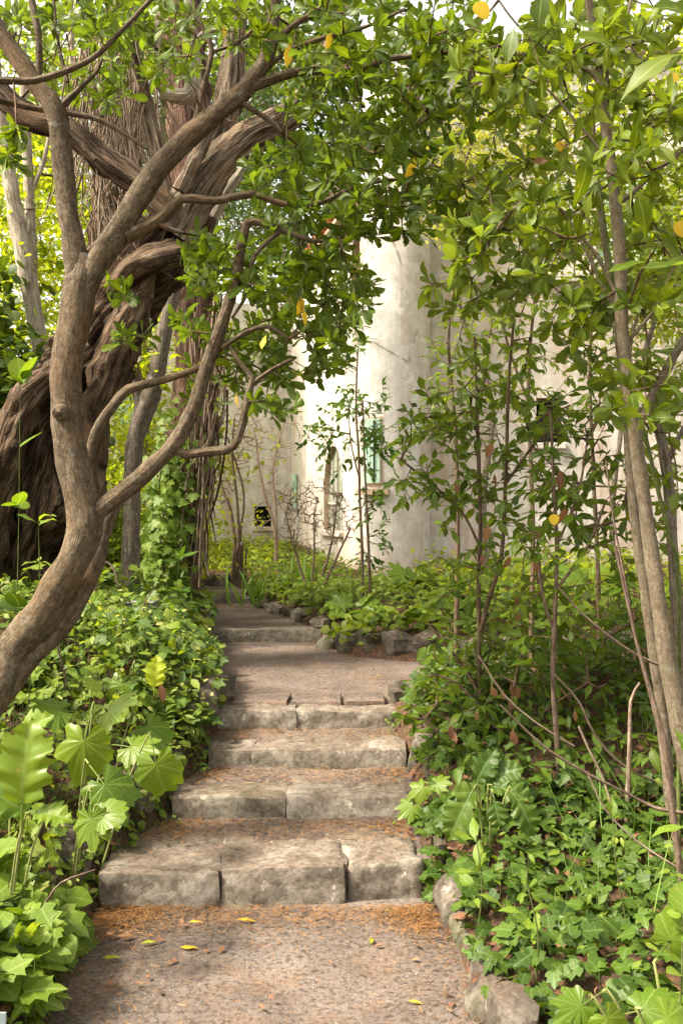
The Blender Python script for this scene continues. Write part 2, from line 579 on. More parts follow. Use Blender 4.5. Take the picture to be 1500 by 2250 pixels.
def stone_mat(name, base, light, dark, moss=(.07, .08, .03), moss_amt=.25, scale=1.0):
    m, nt = newmat(name); g = G(nt)
    ob = g.coord('Object'); oi = g.n('ObjectInfo')
    ad = g.n('VectorMath', operation='ADD'); g.l(ob, ad.inputs[0])
    cb = g.n('CombineXYZ'); k = g.math('MULTIPLY', oi.outputs['Random'], 37.0)
    for i in range(3): g.l(k, cb.inputs[i])
    g.l(cb.outputs[0], ad.inputs[1]); v = ad.outputs[0]
    n1 = g.noise(v, 6 * scale, 8, .68); n2 = g.noise(v, 40 * scale, 6, .7); n3 = g.noise(v, 2.4 * scale, 4)
    c = g.ramp(n1, [(.36, dark), (.5, base), (.64, light)])
    c = g.mix(g.ramp(n2, [(.4, .7), (.54, 0)]), c, g.mix(1.0, c, (.45, .42, .4), 'MULTIPLY'))
    st_ = g.ramp(g.noise(v, 3.1 * scale, 5, .7), [(.5, 0), (.72, .4)])
    c = g.mix(st_, c, g.mix(1.0, c, (.4, .37, .34), 'MULTIPLY'))
    li = g.ramp(g.noise(v, 17 * scale, 6, .75), [(.6, 0), (.68, .75)])
    c = g.mix(li, c, tuple(min(.75, x * 1.6) for x in light))
    ge = g.n('NewGeometry'); sz = g.n('SeparateXYZ'); g.l(ge.outputs['True Normal'], sz.inputs[0])
    dirt = g.math('MULTIPLY', g.ramp(sz.outputs[2], [(.75, 0), (.93, 1)]), g.ramp(g.noise(v, 7 * scale, 7, .75), [(.36, .95), (.62, .15)]))
    c = g.mix(dirt, c, g.ramp(n2, [(.35, (.06, .042, .03)), (.65, (.15, .105, .075))]))
    ms = g.ramp(n3, [(.5, 0), (.7, moss_amt)])
    c = g.mix(ms, c, moss)
    h = g.math('ADD', g.math('MULTIPLY', n1, .7), g.math('MULTIPLY', n2, .5))
    g.finish(c, .93, g.bump(h, .8, .012), .15)
    return m

MT = {}
MT['rosette_leaf'] = leaf_mat('rosette_leaf', [(.034, .064, .006), (.062, .105, .008), (.10, .15, .012), (.05, .088, .007), (.13, .175, .015)], .42, .42, under=(.09, .14, .022), spec=.2)
MT['rosette_pale'] = leaf_mat('rosette_pale', [(.055, .09, .009), (.095, .14, .012), (.135, .185, .018), (.07, .11, .01), (.17, .21, .022)], .44, .45, under=(.11, .155, .028), spec=.2)
MT['laurel_leaf'] = leaf_mat('laurel_leaf', [(.036, .07, .01), (.068, .118, .012), (.11, .168, .017), (.055, .096, .01), (.14, .19, .02)], .42, .43, under=(.08, .125, .026), spec=.22)
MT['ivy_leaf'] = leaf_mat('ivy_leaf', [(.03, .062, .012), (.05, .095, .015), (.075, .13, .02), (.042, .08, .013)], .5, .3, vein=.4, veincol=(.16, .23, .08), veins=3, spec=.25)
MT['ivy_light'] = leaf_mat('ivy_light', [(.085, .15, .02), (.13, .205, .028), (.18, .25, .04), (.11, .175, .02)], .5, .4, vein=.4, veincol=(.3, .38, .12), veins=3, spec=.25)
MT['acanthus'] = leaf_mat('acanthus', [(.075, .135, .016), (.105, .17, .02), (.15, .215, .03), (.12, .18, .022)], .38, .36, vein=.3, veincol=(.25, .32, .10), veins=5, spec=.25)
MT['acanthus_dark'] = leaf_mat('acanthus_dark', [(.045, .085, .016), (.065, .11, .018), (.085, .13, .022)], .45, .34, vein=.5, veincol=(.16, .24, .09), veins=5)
MT['herb'] = leaf_mat('herb', [(.06, .105, .012), (.10, .16, .018), (.16, .22, .03), (.12, .18, .02), (.22, .27, .06)], .55, .4, vein=.3, veins=4)
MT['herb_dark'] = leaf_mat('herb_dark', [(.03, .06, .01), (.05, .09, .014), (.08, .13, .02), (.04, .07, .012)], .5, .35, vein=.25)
MT['bright_leaf'] = leaf_mat('bright_leaf', [(.13, .19, .02), (.21, .27, .025), (.29, .33, .035), (.17, .23, .02)], .5, .55, vein=.1)
MT['olive_leaf'] = leaf_mat('olive_leaf', [(.22, .25, .10), (.31, .33, .15), (.42, .42, .24), (.27, .3, .09)], .5, .45, vein=.1)
MT['dark_leaf'] = leaf_mat('dark_leaf', [(.015, .04, .012), (.028, .065, .018), (.045, .09, .02)], .5, .3, vein=.1)
MT['small_leaf'] = leaf_mat('small_leaf', [(.03, .075, .015), (.05, .11, .02), (.08, .15, .03)], .4, .4, vein=.15)
MT['grass'] = leaf_mat('grass', [(.08, .17, .025), (.12, .22, .03), (.16, .25, .05)], .5, .4, vein=.1)
MT['needle'] = leaf_mat('needle', [(.24, .10, .03), (.34, .15, .04), (.16, .075, .028), (.38, .21, .08), (.1, .055, .03), (.22, .12, .05)], .85, .1, (1, 1, 1), vein=0, sat=False)
MT['dead_leaf'] = leaf_mat('dead_leaf', [(.27, .125, .07), (.16, .075, .042), (.34, .18, .09), (.21, .095, .05), (.12, .06, .035)], .75, .2, (1.2, 1, .8), vein=.3, veincol=(.35, .22, .13), spot=.5, sat=False)
MT['yellow_leaf'] = leaf_mat('yellow_leaf', [(.62, .42, .05), (.7, .5, .06), (.6, .36, .05)], .6, .3, (1.2, 1.1, .6), vein=.3, veincol=(.7, .5, .15))
MT['lime_leaf'] = leaf_mat('lime_leaf', [(.3, .38, .04), (.4, .42, .05)], .5, .4, vein=.3)

MT['smooth_bark'] = bark_mat('smooth_bark', (.06, .044, .027), (.12, .09, .058), (.21, .168, .115), (60, 60, 30), .8, .009, (.2, .115, .05), .4, uvs=False, crack=.42)
MT['grey_bark'] = bark_mat('grey_bark', (.085, .066, .048), (.16, .13, .1), (.27, .23, .185), (40, 40, 16), .5, .006, (.2, .2, .13), .3, uvs=False)
MT['pale_bark'] = bark_mat('pale_bark', (.22, .18, .13), (.36, .31, .24), (.5, .44, .36), (40, 40, 10), .5, .006, (.25, .2, .13), .4)
MT['old_bark'] = bark_mat('old_bark', (.028, .017, .01), (.135, .086, .05), (.29, .21, .14), (34, 34, 3.8), 1.0, .06, (.17, .1, .05), .45)
MT['old_bark_light'] = bark_mat('old_bark_light', (.08, .055, .035), (.22, .165, .115), (.38, .31, .235), (30, 30, 4), 1.0, .02, (.3, .19, .1), .4)
MT['red_bark'] = bark_mat('red_bark', (.05, .028, .018), (.14, .08, .055), (.25, .16, .11), (40, 40, 3), 1.0, .02)
MT['sapling_bark'] = bark_mat('sapling_bark', (.095, .072, .045), (.16, .125, .083), (.25, .205, .15), (60, 60, 24), .7, .007, (.14, .135, .075), .35, uvs=False, crack=.25)
MT['twig'] = bark_mat('twig', (.07, .045, .03), (.12, .08, .05), (.2, .14, .09), (60, 60, 20), .3, .002)
MT['red_twig'] = bark_mat('red_twig', (.085, .055, .038), (.145, .1, .072), (.22, .16, .118), (60, 60, 20), .3, .002)
MT['dry_twig'] = bark_mat('dry_twig', (.16, .11, .075), (.27, .2, .14), (.4, .32, .24), (60, 60, 10), .3, .002)
MT['green_twig'] = bark_mat('green_twig', (.06, .075, .022), (.1, .125, .035), (.15, .17, .055), (60, 60, 20), .2, .002)
MT['step_stone'] = stone_mat('step_stone', (.225, .19, .15), (.35, .31, .255), (.12, .098, .076), moss_amt=.2)
MT['rough_stone'] = stone_mat('rough_stone', (.11, .092, .072), (.185, .158, .128), (.055, .045, .035), moss_amt=.45)
MT['concrete'] = stone_mat('concrete', (.2, .175, .135), (.27, .24, .19), (.12, .105, .08), moss_amt=.45, scale=.8)

def path_material():
    m, nt = newmat('path_surface'); g = G(nt)
    v = g.coord('Object')
    n1 = g.noise(v, 2.2, 7, .65); n2 = g.noise(v, 55, 6, .75); n3 = g.noise(v, 220, 3, .7)
    c = g.ramp(n1, [(.3, (.09, .07, .057)), (.5, (.148, .117, .096)), (.7, (.225, .187, .158))])
    c = g.mix(g.ramp(n2, [(.4, .8), (.53, 0)]), c, (.05, .037, .029))
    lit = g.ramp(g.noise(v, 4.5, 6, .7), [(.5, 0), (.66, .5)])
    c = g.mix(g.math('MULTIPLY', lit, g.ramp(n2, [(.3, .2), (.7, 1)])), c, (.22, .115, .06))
    grit = g.voro(v, 130)
    peb = g.ramp(grit, [(.16, 1), (.24, 0)])
    sel = g.ramp(g.noise(v, 38, 2), [(.56, 0), (.6, 1)])
    c = g.mix(g.math('MULTIPLY', g.math('MULTIPLY', peb, sel), .85), c, (.55, .5, .43))
    h = g.math('ADD', g.math('MULTIPLY', n2, .8), g.math('MULTIPLY', n3, .4))
    h = g.math('ADD', h, g.math('MULTIPLY', peb, .3))
    g.finish(c, .95, g.bump(h, .7, .008), .1)
    return m
MT['path'] = path_material()

def soil_material():
    m, nt = newmat('soil'); g = G(nt)
    v = g.coord('Object')
    n1 = g.noise(v, 3, 7, .65); n2 = g.noise(v, 45, 6, .75)
    c = g.ramp(n1, [(.3, (.05, .032, .02)), (.5, (.1, .062, .04)), (.7, (.17, .1, .06))])
    c = g.mix(g.ramp(n2, [(.4, .6), (.6, 0)]), c, (.035, .022, .014))
    lit = g.ramp(g.voro(v, 38), [(.25, .55), (.4, 0)])
    c = g.mix(lit, c, (.23, .105, .05))
    g.finish(c, .97, g.bump(n2, .9, .02), .1)
    return m
MT['soil'] = soil_material()

def stucco_material(name, tint=(1, 1, 1), stain=1.0):
    m, nt = newmat(name); g = G(nt)
    v = g.coord('Object'); vs_ = g.coord('Object', (4.2, 4.2, .5))
    n1 = g.noise(v, 1.1, 6, .6); n2 = g.noise(v, 60, 5, .7)
    st = g.noise(vs_, .8, 7, .7, 1.2)
    base = tuple(a * b for a, b in zip((.60, .565, .51), tint)); hi = tuple(a * b for a, b in zip((.71, .68, .625), tint))
    c = g.ramp(n1, [(.35, base), (.65, hi)])
    mot = g.ramp(g.noise(v, 5.5, 8, .75), [(.38, .6), (.6, 0)])
    c = g.mix(mot, c, (.36, .32, .27))
    drip = g.ramp(g.noise(g.coord('Object', (9, 9, .22)), 1.0, 7, .7, .6), [(.52, 0), (.7, .65)])
    c = g.mix(g.math('MULTIPLY', drip, g.ramp(n1, [(.35, .2), (.6, 1)])), c, (.3, .265, .225))
    sx = g.n('SeparateXYZ'); g.l(v, sx.inputs[0])
    low = g.ramp(g.math('MULTIPLY', sx.outputs[2], .2), [(.02, 1.0), (.9, .35)])
    f = g.math('MULTIPLY', g.ramp(st, [(.42, 0), (.68, .8 * stain)]), low)
    c = g.mix(f, c, (.40, .245, .16))
    f2 = g.math('MULTIPLY', g.ramp(g.noise(vs_, 1.1, 7, .72, .8), [(.46, 0), (.7, .75 * stain)]), low)
    c = g.mix(f2, c, (.27, .235, .195))
    wet = g.math('MULTIPLY', g.ramp(g.math('ADD', sx.outputs[2], g.math('MULTIPLY', n1, .9)), [(.55, .75), (1.1, 0)]), stain)
    c = g.mix(wet, c, (.36, .21, .115))
    ck = g.voro(g.coord('Object', (1, 1, .7)), 1.7, 'DISTANCE_TO_EDGE')
    wob = g.noise(v, 9, 5, .7)
    ckl = g.math('MULTIPLY', g.ramp(g.math('ADD', ck, g.math('MULTIPLY', g.math('SUBTRACT', wob, .5), .09)), [(.0, 1), (.012, 0)]), g.ramp(g.noise(v, 1.3, 3), [(.5, 0), (.58, .7)]))
    c = g.mix(ckl, c, (.17, .14, .11))
    patch = g.ramp(g.noise(v, 2.1, 8, .7), [(.6, 0), (.63, .5)])
    c = g.mix(patch, c, tuple(min(.8, x * 1.08) for x in hi))
    spk = g.ramp(g.noise(v, 26, 6, .8), [(.58, 0), (.68, .5)])
    c = g.mix(spk, c, (.33, .29, .24))
    g.finish(c, .95, g.bump(g.math('ADD', n2, g.math('MULTIPLY', n1, 2)), .5, .01), .1)
    return m
MT['stucco'] = stucco_material('stucco')
MT['stucco_pale'] = stucco_material('stucco_pale', (1.08, 1.1, 1.13), .6)

def flat_mat(name, col, rough=.6, var=.25, metallic=0, bump=.2, scale=20):
    m, nt = newmat(name); g = G(nt)
    n = g.noise(g.coord('Object'), scale, 5, .65)
    c = g.mix(g.ramp(n, [(.3, var), (.7, 0)]), col, tuple(x * .5 for x in col))
    b = g.finish(c, rough, g.bump(n, bump, .004), .3)
    b.inputs['Metallic'].default_value = metallic
    return m
MT['shutter'] = flat_mat('shutter_paint', (.46, .64, .5), .8, .4)
MT['iron'] = flat_mat('iron', (.02, .02, .022), .5, .2)
MT['void'] = flat_mat('room_dark', (.015, .013, .012), .9, .1)
MT['pane'] = flat_mat('window_pane', (.27, .3, .22), .25, .15, bump=.02, scale=3)
MT['jamb'] = flat_mat('jamb_plaster', (.46, .33, .23), .9, .3)
MT['terracotta'] = flat_mat('terracotta', (.48, .2, .09), .85, .45)
MT['white_plastic'] = flat_mat('white_plastic', (.2, .24, .25), .5, .1)
MT['pale_box'] = flat_mat('pale_box', (.17, .175, .145), .85, .5)
MT['stalk'] = bark_mat('stalk', (.16, .18, .05), (.24, .26, .08), (.32, .33, .12), (60, 60, 20), .2, .002)
# ------------------------------------------------------------------ ground, path, steps
def _i(tab):
    xs = [a for a, b in tab]; ys = [b for a, b in tab]
    return lambda d: np.interp(d, xs, ys)
XL = _i([(-6, -.85), (2.3, -.82), (2.7, -.80), (3.3, -.88), (3.7, -.84), (4.05, -.73), (4.46, -.63), (4.83, -.6), (5.6, -.7), (6.5, -.9), (7.4, -.99), (9.5, -1.26), (10.5, -1.9), (12, -3.4), (14, -6), (60, -7)])
XR = _i([(-6, .5), (2.3, .46), (2.7, .40), (3.2, .36), (3.55, .30), (4.05, .28), (4.46, .29), (4.83, .25), (5.4, .32), (6.3, .2), (6.9, -.02), (7.4, -.17), (8.5, -.52), (9.5, -.95), (10.5, -1.2), (12, -2.4), (14, -5), (60, -6)])
PZ = _i([(-6, 0), (3.5, 0), (3.9, .12), (4.3, .24), (4.6, .34), (4.9, .44), (7.3, .47), (7.6, .55), (9.4, .58), (9.7, .66), (12, .75), (16, .85), (30, 1.6), (60, 3)])

def hgt(X, Y, corridor=True):
    X = np.asarray(X, float); Y = np.asarray(Y, float)
    g = PZ(Y)
    Lo = np.clip(XL(Y) - X, 0, None); Ro = np.clip(X - XR(Y), 0, None)
    bank = np.interp(Y, [2, 3, 5, 8, 10, 13], [.26, .36, .38, .32, .2, .08])
    left = bank * (1 - np.exp(-Lo / .3)) + .10 * np.clip(Lo - .8, 0, None) * np.exp(-np.clip(Lo - 6, 0, None) * .1)
    s = np.clip((Y - 5.1) / .35, 0, 1) * np.clip((6.75 - Y + .04 * Ro) / .3, 0, 1)
    rb = np.interp(Y, [2, 3, 4, 5, 6.8, 7.2, 12], [.14, .17, .22, .16, .12, .15, .05])
    right = rb * (1 - np.exp(-Ro / .16)) * (1 - s) + .03 * np.clip(Ro - .5, 0, 4)
    z = g + left + right
    inside = (Lo <= 0) & (Ro <= 0)
    z = np.where(inside & corridor, z - .10, z)
    z = np.where((s > .3) & (Ro > 0) & (Ro < 5) & corridor, z - .03, z)
    return z + .02 * np.sin(X * 5.3 + Y * 2.1) * np.sin(Y * 4.7 - X * 1.3) * np.where(inside, 0, 1)

def gz(x, y): return float(hgt(x, y, False))

def grid_mesh(name, X, Y, Z, mat):
    ny, nx = X.shape
    V = np.stack([X.ravel(), Y.ravel(), Z.ravel()], axis=1)
    i, j = np.meshgrid(np.arange(ny - 1), np.arange(nx - 1), indexing='ij')
    a = (i * nx + j).ravel()
    Q = np.stack([a, a + 1, a + nx + 1, a + nx], axis=1)
    return mesh_np(name, V, Q, V[:, :2].copy(), mat)

xs = np.concatenate([np.linspace(-90, -6, 22)[:-1], np.linspace(-6, -2, 41)[:-1], np.linspace(-2, 2, 101)[:-1], np.linspace(2, 8, 41)[:-1], np.linspace(8, 90, 20)])
ys = np.concatenate([np.linspace(-30, 1, 20)[:-1], np.linspace(1, 11, 201)[:-1], np.linspace(11, 20, 46)[:-1], np.linspace(20, 160, 20)])
GX, GY = np.meshgrid(xs, ys)
ground = link('ground', grid_mesh('ground', GX, GY, hgt(GX, GY), MT['soil']))
ground['kind'] = 'structure'

def fbm(x, y, s, seed=0):
    return noise.fractal(Vector((x * s + seed, y * s, seed * 1.7)), 1.0, 2.0, 4)

def path_strip(d0, d1, z0, z1, lo, hi, nd, nx, amp=.006, seed=0):
    dd = np.linspace(d0, d1, nd); V = []
    X = np.zeros((nd, nx)); Y = np.zeros((nd, nx)); Z = np.zeros((nd, nx))
    for i, d in enumerate(dd):
        a, b = lo(d), hi(d)
        for j in range(nx):
            x = a + (b - a) * j / (nx - 1)
            X[i, j], Y[i, j] = x, d
            Z[i, j] = z0 + (z1 - z0) * (d - d0) / (d1 - d0) + amp * fbm(x, d, 3, seed) + .3 * amp * fbm(x, d, 14, seed)
    return X, Y, Z

strips = [
    path_strip(-4, 3.85, 0, .004, lambda d: XL(d) - .12, lambda d: XR(d) + .1, 120, 30, .008, 1),
    path_strip(3.70, 4.15, .120, .172, lambda d: XL(d) - .1, lambda d: XR(d) + .06, 26, 60, .016, 2),
    path_strip(4.12, 4.55, .232, .276, lambda d: XL(d) - .1, lambda d: XR(d) + .06, 26, 60, .014, 3),
    path_strip(4.53, 4.9, .33, .372, lambda d: XL(d) - .1, lambda d: XR(d) + .06, 24, 60, .012, 4),
    path_strip(4.96, 7.5, .434, .452, lambda d: XL(d) - .1, lambda d: XR(d) + .06 + 4.5 * float(np.clip((d - 5.2) / .3, 0, 1) * np.clip((6.9 - d) / .3, 0, 1)), 50, 60, .008, 5),
    path_strip(7.45, 9.6, .535, .56, lambda d: XL(d) - .1, lambda d: XR(d) + .06, 40, 20, .008, 6),
    path_strip(9.55, 14, .64, .8, lambda d: XL(d) - .1, lambda d: XR(d) + .06, 40, 20, .01, 7),
]
geos = []
for X, Y, Z in strips:
    ny, nx = X.shape
    V = np.stack([X.ravel(), Y.ravel(), Z.ravel()], axis=1)
    i, j = np.meshgrid(np.arange(ny - 1), np.arange(nx - 1), indexing='ij'); a = (i * nx + j).ravel()
    geos.append((V, np.stack([a, a + 1, a + nx + 1, a + nx], axis=1), V[:, :2].copy()))
path = geo_part('path', cat_geo(geos), MT['path'])
path['kind'] = 'structure'

def rock_geo(w, dp, h, seed=0, rough=.03, res=.05, round_=.03, power=8):
    """weathered block: rounded box, sides w x dp x h, origin at the middle of its foot"""
    nx, ny, nz = max(3, int(w / res)), max(3, int(dp / res)), max(3, int(h / res) + 1)
    bm = bmesh.new()
    bmesh.ops.create_cube(bm, size=1)
    idx = {}
    bm.free()
    V, Q = [], []
    def vid(i, j, k):
        key = (i, j, k)
        if key not in idx:
            p = Vector((i / nx - .5, j / ny - .5, k / nz - .5))
            q = Vector((p.x * w, p.y * dp, p.z * h))
            lim = Vector((w / 2 - round_, dp / 2 - round_, h / 2 - round_))
            c = Vector((max(-lim.x, min(lim.x, q.x)), max(-lim.y, min(lim.y, q.y)), max(-lim.z, min(lim.z, q.z))))
            dlt = q - c
            nrm = dlt.normalized() if dlt.length > 1e-6 else Vector((0, 0, 1))
            q = c + nrm * min(dlt.length, round_) if dlt.length > 1e-6 else q
            sp = q + Vector((seed * 3.1, seed * 1.7, 0))
            q = q + nrm * (rough * noise.fractal(sp * 5, 1, 2, 3) * .9 + rough * .22 * noise.fractal(sp * 18, 1, 2, 3))
            idx[key] = len(V); V.append((q.x, q.y, q.z + h / 2))
        return idx[key]
    for i in range(nx):
        for j in range(ny):
            Q.append((vid(i, j, nz), vid(i + 1, j, nz), vid(i + 1, j + 1, nz), vid(i, j + 1, nz)))
            Q.append((vid(i, j, 0), vid(i, j + 1, 0), vid(i + 1, j + 1, 0), vid(i + 1, j, 0)))
    for i in range(nx):
        for k in range(nz):
            Q.append((vid(i, 0, k), vid(i + 1, 0, k), vid(i + 1, 0, k + 1), vid(i, 0, k + 1)))
            Q.append((vid(i, ny, k), vid(i, ny, k + 1), vid(i + 1, ny, k + 1), vid(i + 1, ny, k)))
    for j in range(ny):
        for k in range(nz):
            Q.append((vid(0, j, k), vid(0, j, k + 1), vid(0, j + 1, k + 1), vid(0, j + 1, k)))
            Q.append((vid(nx, j, k), vid(nx, j + 1, k), vid(nx, j + 1, k + 1), vid(nx, j, k + 1)))
    return np.array(V), np.array(Q), np.array(V)[:, :2].copy()

def block(name, parent, base, x0, x1, d0, d1, z0, z1, mat, seed, yaw=0, rough=.02, res=.035, round_=.022, tilt=0):
    g = rock_geo(x1 - x0, d1 - d0, z1 - z0, seed, rough, res, round_)
    o = link(name, crisp(mesh_np(name, g[0], g[1], g[2], mat), 48), parent)
    o.location = Vector(((x0 + x1) / 2, (d0 + d1) / 2, z0)) - Vector(base)
    o.rotation_euler = (0, tilt, yaw)
    return o

STEPS = [
    ('lowest and widest stone step, three weathered blocks', 0.0,
     [(-.885, -.459, 3.50, 3.94, .138, .06), (-.452, -.006, 3.54, 3.96, .142, .07), (.002, .285, 3.60, 3.96, .142, .14)]),
    ('second stone step from the bottom, two long pale blocks', .118,
     [(-.715, -.233, 4.045, 4.36, .13, .0), (-.226, .275, 4.05, 4.37, .133, -.01)]),
    ('third stone step from the bottom, short block beside a long one', .236,
     [(-.625, -.415, 4.46, 4.72, .112, .01), (-.408, .30, 4.455, 4.73, .116, -.005)]),
    ('fourth stone step, dark blocks under a cracked top edge', .335,
     [(-.635, -.235, 4.82, 5.02, .118, .03), (-.222, .285, 4.835, 5.03, .116, -.01)]),
]
rng = random.Random(5)
for si, (lab, z, bl) in enumerate(STEPS):
    base = Vector((-.25, bl[0][2], z))
    st = thing('stone_step', base, lab, 'step', 'stone steps up the garden path')
    for (ax0, ax1, ad0, ad1, ah, ay), (bx0, bx1, bd0, bd1, bh, by) in zip(bl, bl[1:]):      # soil packed in the joints
        block('joint_soil', st, base, ax1 - .022, bx0 + .022, max(ad0, bd0) + .016, ad1, z - .05, z + min(ah, bh) - .012, MT['path'], si + 60, 0, .012, .03, .008)
    for k, (x0, x1, d0, d1, h, yaw) in enumerate(bl):
        block('stone_block', st, base, x0 - .004, x1 + .004, d0, d1, z - .05, z + h, MT['step_stone'], si * 5 + k, yaw, .016 if k != 2 else .032, .022, .012 if k != 2 else .03, rng.uniform(-.005, .005))
base = Vector((-.6, 7.4, .45))
st = thing('concrete_step', base, 'thin grey concrete step across the upper path', 'step', 'upper steps of the path')
block('slab', st, base, -1.0, -.16, 7.38, 7.62, .40, .552, MT['concrete'], 31, .05, .008, .04, .012)
base = Vector((-1.1, 9.5, .56))
st = thing('concrete_step', base, 'small far step at the top of the path', 'step', 'upper steps of the path')
block('slab', st, base, -1.36, -.94, 9.45, 9.75, .5, .665, MT['concrete'], 32, .03, .01, .04, .012)
# cracked slab edge lying on the landing behind the fourth step
base = Vector((-.2, 5.04, .44))
st = thing('cracked_paving', base, 'thin cracked paving strip along the landing edge', 'paving')
for k, (x0, x1) in enumerate([(-.57, -.28), (-.265, .0), (.012, .225)]):
    block('slab', st, base, x0, x1, 5.0, 5.26 + .05 * math.sin(k * 3), .42, .462 + .005 * k, MT['path'], 40 + k, .03 * (k - 1), .012, .04, .012)

# ------------------------------------------------------------------ stone edgings (each stone a part)
def edging(label, stones, seed, mat=None):
    rng = random.Random(seed)
    x, y = stones[0][:2]
    base = Vector((x, y, gz(x, y)))
    e = thing('stone_edging', base, label, 'edging', 'rough stone edgings beside the path')
    for k, (x, y, w, dp, h, z, yaw) in enumerate(stones):
        g = rock_geo(w, dp, h, seed * 10 + k, .075, .035, min(.022, h * .3, dp * .3, w * .3))
        o = link('stone', crisp(mesh_np('stone', g[0], g[1], g[2], mat or MT['rough_stone']), 38), e)
        o.location = Vector((x, y, z)) - base
        o.rotation_euler = (rng.uniform(-.1, .1), rng.uniform(-.12, .12), yaw + rng.uniform(-.1, .1))
    return e

edging('upright rough stones lining the lower path on the ivy side',
       [(.56, 2.2, .1, .2, .14, -.08, .2), (.535, 2.42, .09, .18, .14, -.07, .2), (.475, 2.58, .05, .14, .16, -.05, .15), (.465, 2.76, .1, .2, .15, -.06, .25), (.44, 2.98, .09, .22, .14, -.06, .2), (.41, 3.2, .09, .18, .13, -.05, .3),
        (.375, 3.42, .06, .2, .16, -.05, .1), (.375, 3.62, .055, .12, .25, -.04, .05), (.39, 3.8, .09, .14, .27, -.02, .1), (.385, 4.02, .1, .14, .28, .0, .3), (.38, 4.28, .08, .2, .26, .08, .0), (.385, 4.52, .08, .18, .25, .18, .0), (.34, 4.8, .08, .16, .23, .28, .0), (.31, 5.02, .08, .15, .15, .38, .1)], 11)
edging('rough brown stones holding the leafy bank beside the steps',
       [(-.96, 2.75, .1, .2, .16, -.05, -.1), (-1.0, 3.05, .12, .22, .18, -.05, -.1), (-1.05, 3.32, .12, .2, .22, -.04, .2), (-1.02, 3.62, .12, .22, .26, .0, .4), (-.93, 3.86, .14, .16, .27, .02, .2), (-.86, 4.08, .12, .16, .28, .1, .2), (-.77, 4.32, .12, .18, .25, .18, .2),
        (-.735, 4.58, .1, .16, .26, .26, .1), (-.70, 4.82, .1, .14, .26, .34, .0), (-.70, 5.06, .1, .16, .22, .36, -.2), (-.66, 5.25, .15, .14, .13, .42, .3), (-.8, 5.55, .1, .18, .17, .4, .1)], 12)
edging('mossy stones along the bank beside the concrete step',
       [(-.9, 6.1, .12, .22, .2, .42, .2), (-1.0, 6.7, .12, .2, .22, .42, .2), (-1.06, 7.0, .12, .2, .24, .42, .1), (-1.08, 7.3, .13, .22, .28, .42, .1), (-1.1, 7.6, .12, .2, .24, .5, .1), (-1.15, 8.0, .12, .2, .2, .5, .1)], 13)
edging('low wall of square stones in front of the broad-leaved bed',
       [(-0.06, 7.05, 0.163, 0.16, 0.164, 0.405, 0.5), (0.07, 6.9, 0.163, 0.16, 0.180, 0.405, 0.4), (0.22, 6.76, 0.204, 0.16, 0.197, 0.405, 0.35), (0.43, 6.66, 0.224, 0.17, 0.197, 0.405, 0.25), (0.67, 6.6, 0.245, 0.17, 0.189, 0.405, 0.15), (0.92, 6.58, 0.224, 0.17, 0.180, 0.405, 0.05),
        (1.17, 6.6, 0.245, 0.17, 0.172, 0.415, -0.05), (1.43, 6.63, 0.245, 0.17, 0.180, 0.425, -0.05), (1.7, 6.66, 0.245, 0.17, 0.164, 0.435, -0.05), (1.98, 6.7, 0.265, 0.17, 0.164, 0.445, 0.0), (2.26, 6.72, 0.245, 0.17, 0.164, 0.455, 0.0)], 14)
edging('narrow row of small stones edging the upper path',
       [(-0.12, 7.55, 0.143, 0.2, 0.139, 0.485, 0.5), (-0.22, 7.8, 0.133, 0.2, 0.131, 0.485, 0.4), (-0.33, 8.05, 0.133, 0.2, 0.123, 0.485, 0.4), (-0.42, 8.3, 0.122, 0.2, 0.123, 0.505, 0.4), (-0.53, 8.55, 0.122, 0.2, 0.123, 0.505, 0.4), (-0.63, 8.8, 0.122, 0.2, 0.115, 0.505, 0.4), (-0.76, 9.1, 0.122, 0.22, 0.115, 0.505, 0.4), (-0.9, 9.4, 0.122, 0.2, 0.131, 0.505, 0.5)], 15)
edging('low dark stones closing the bed beyond the topmost step',
       [(-1.58, 10.35, 0.245, 0.16, 0.164, 0.585, 0.0), (-1.32, 10.3, 0.224, 0.16, 0.180, 0.585, 0.1), (-1.08, 10.32, 0.204, 0.16, 0.164, 0.585, 0.0), (-1.84, 10.4, 0.224, 0.16, 0.148, 0.605, 0.0)], 16)

# ------------------------------------------------------------------ the villa
VB = Vector((.585, 10.3, .5))
villa = thing('villa', VB, 'cream stucco villa with a round turret behind the trees', 'building')

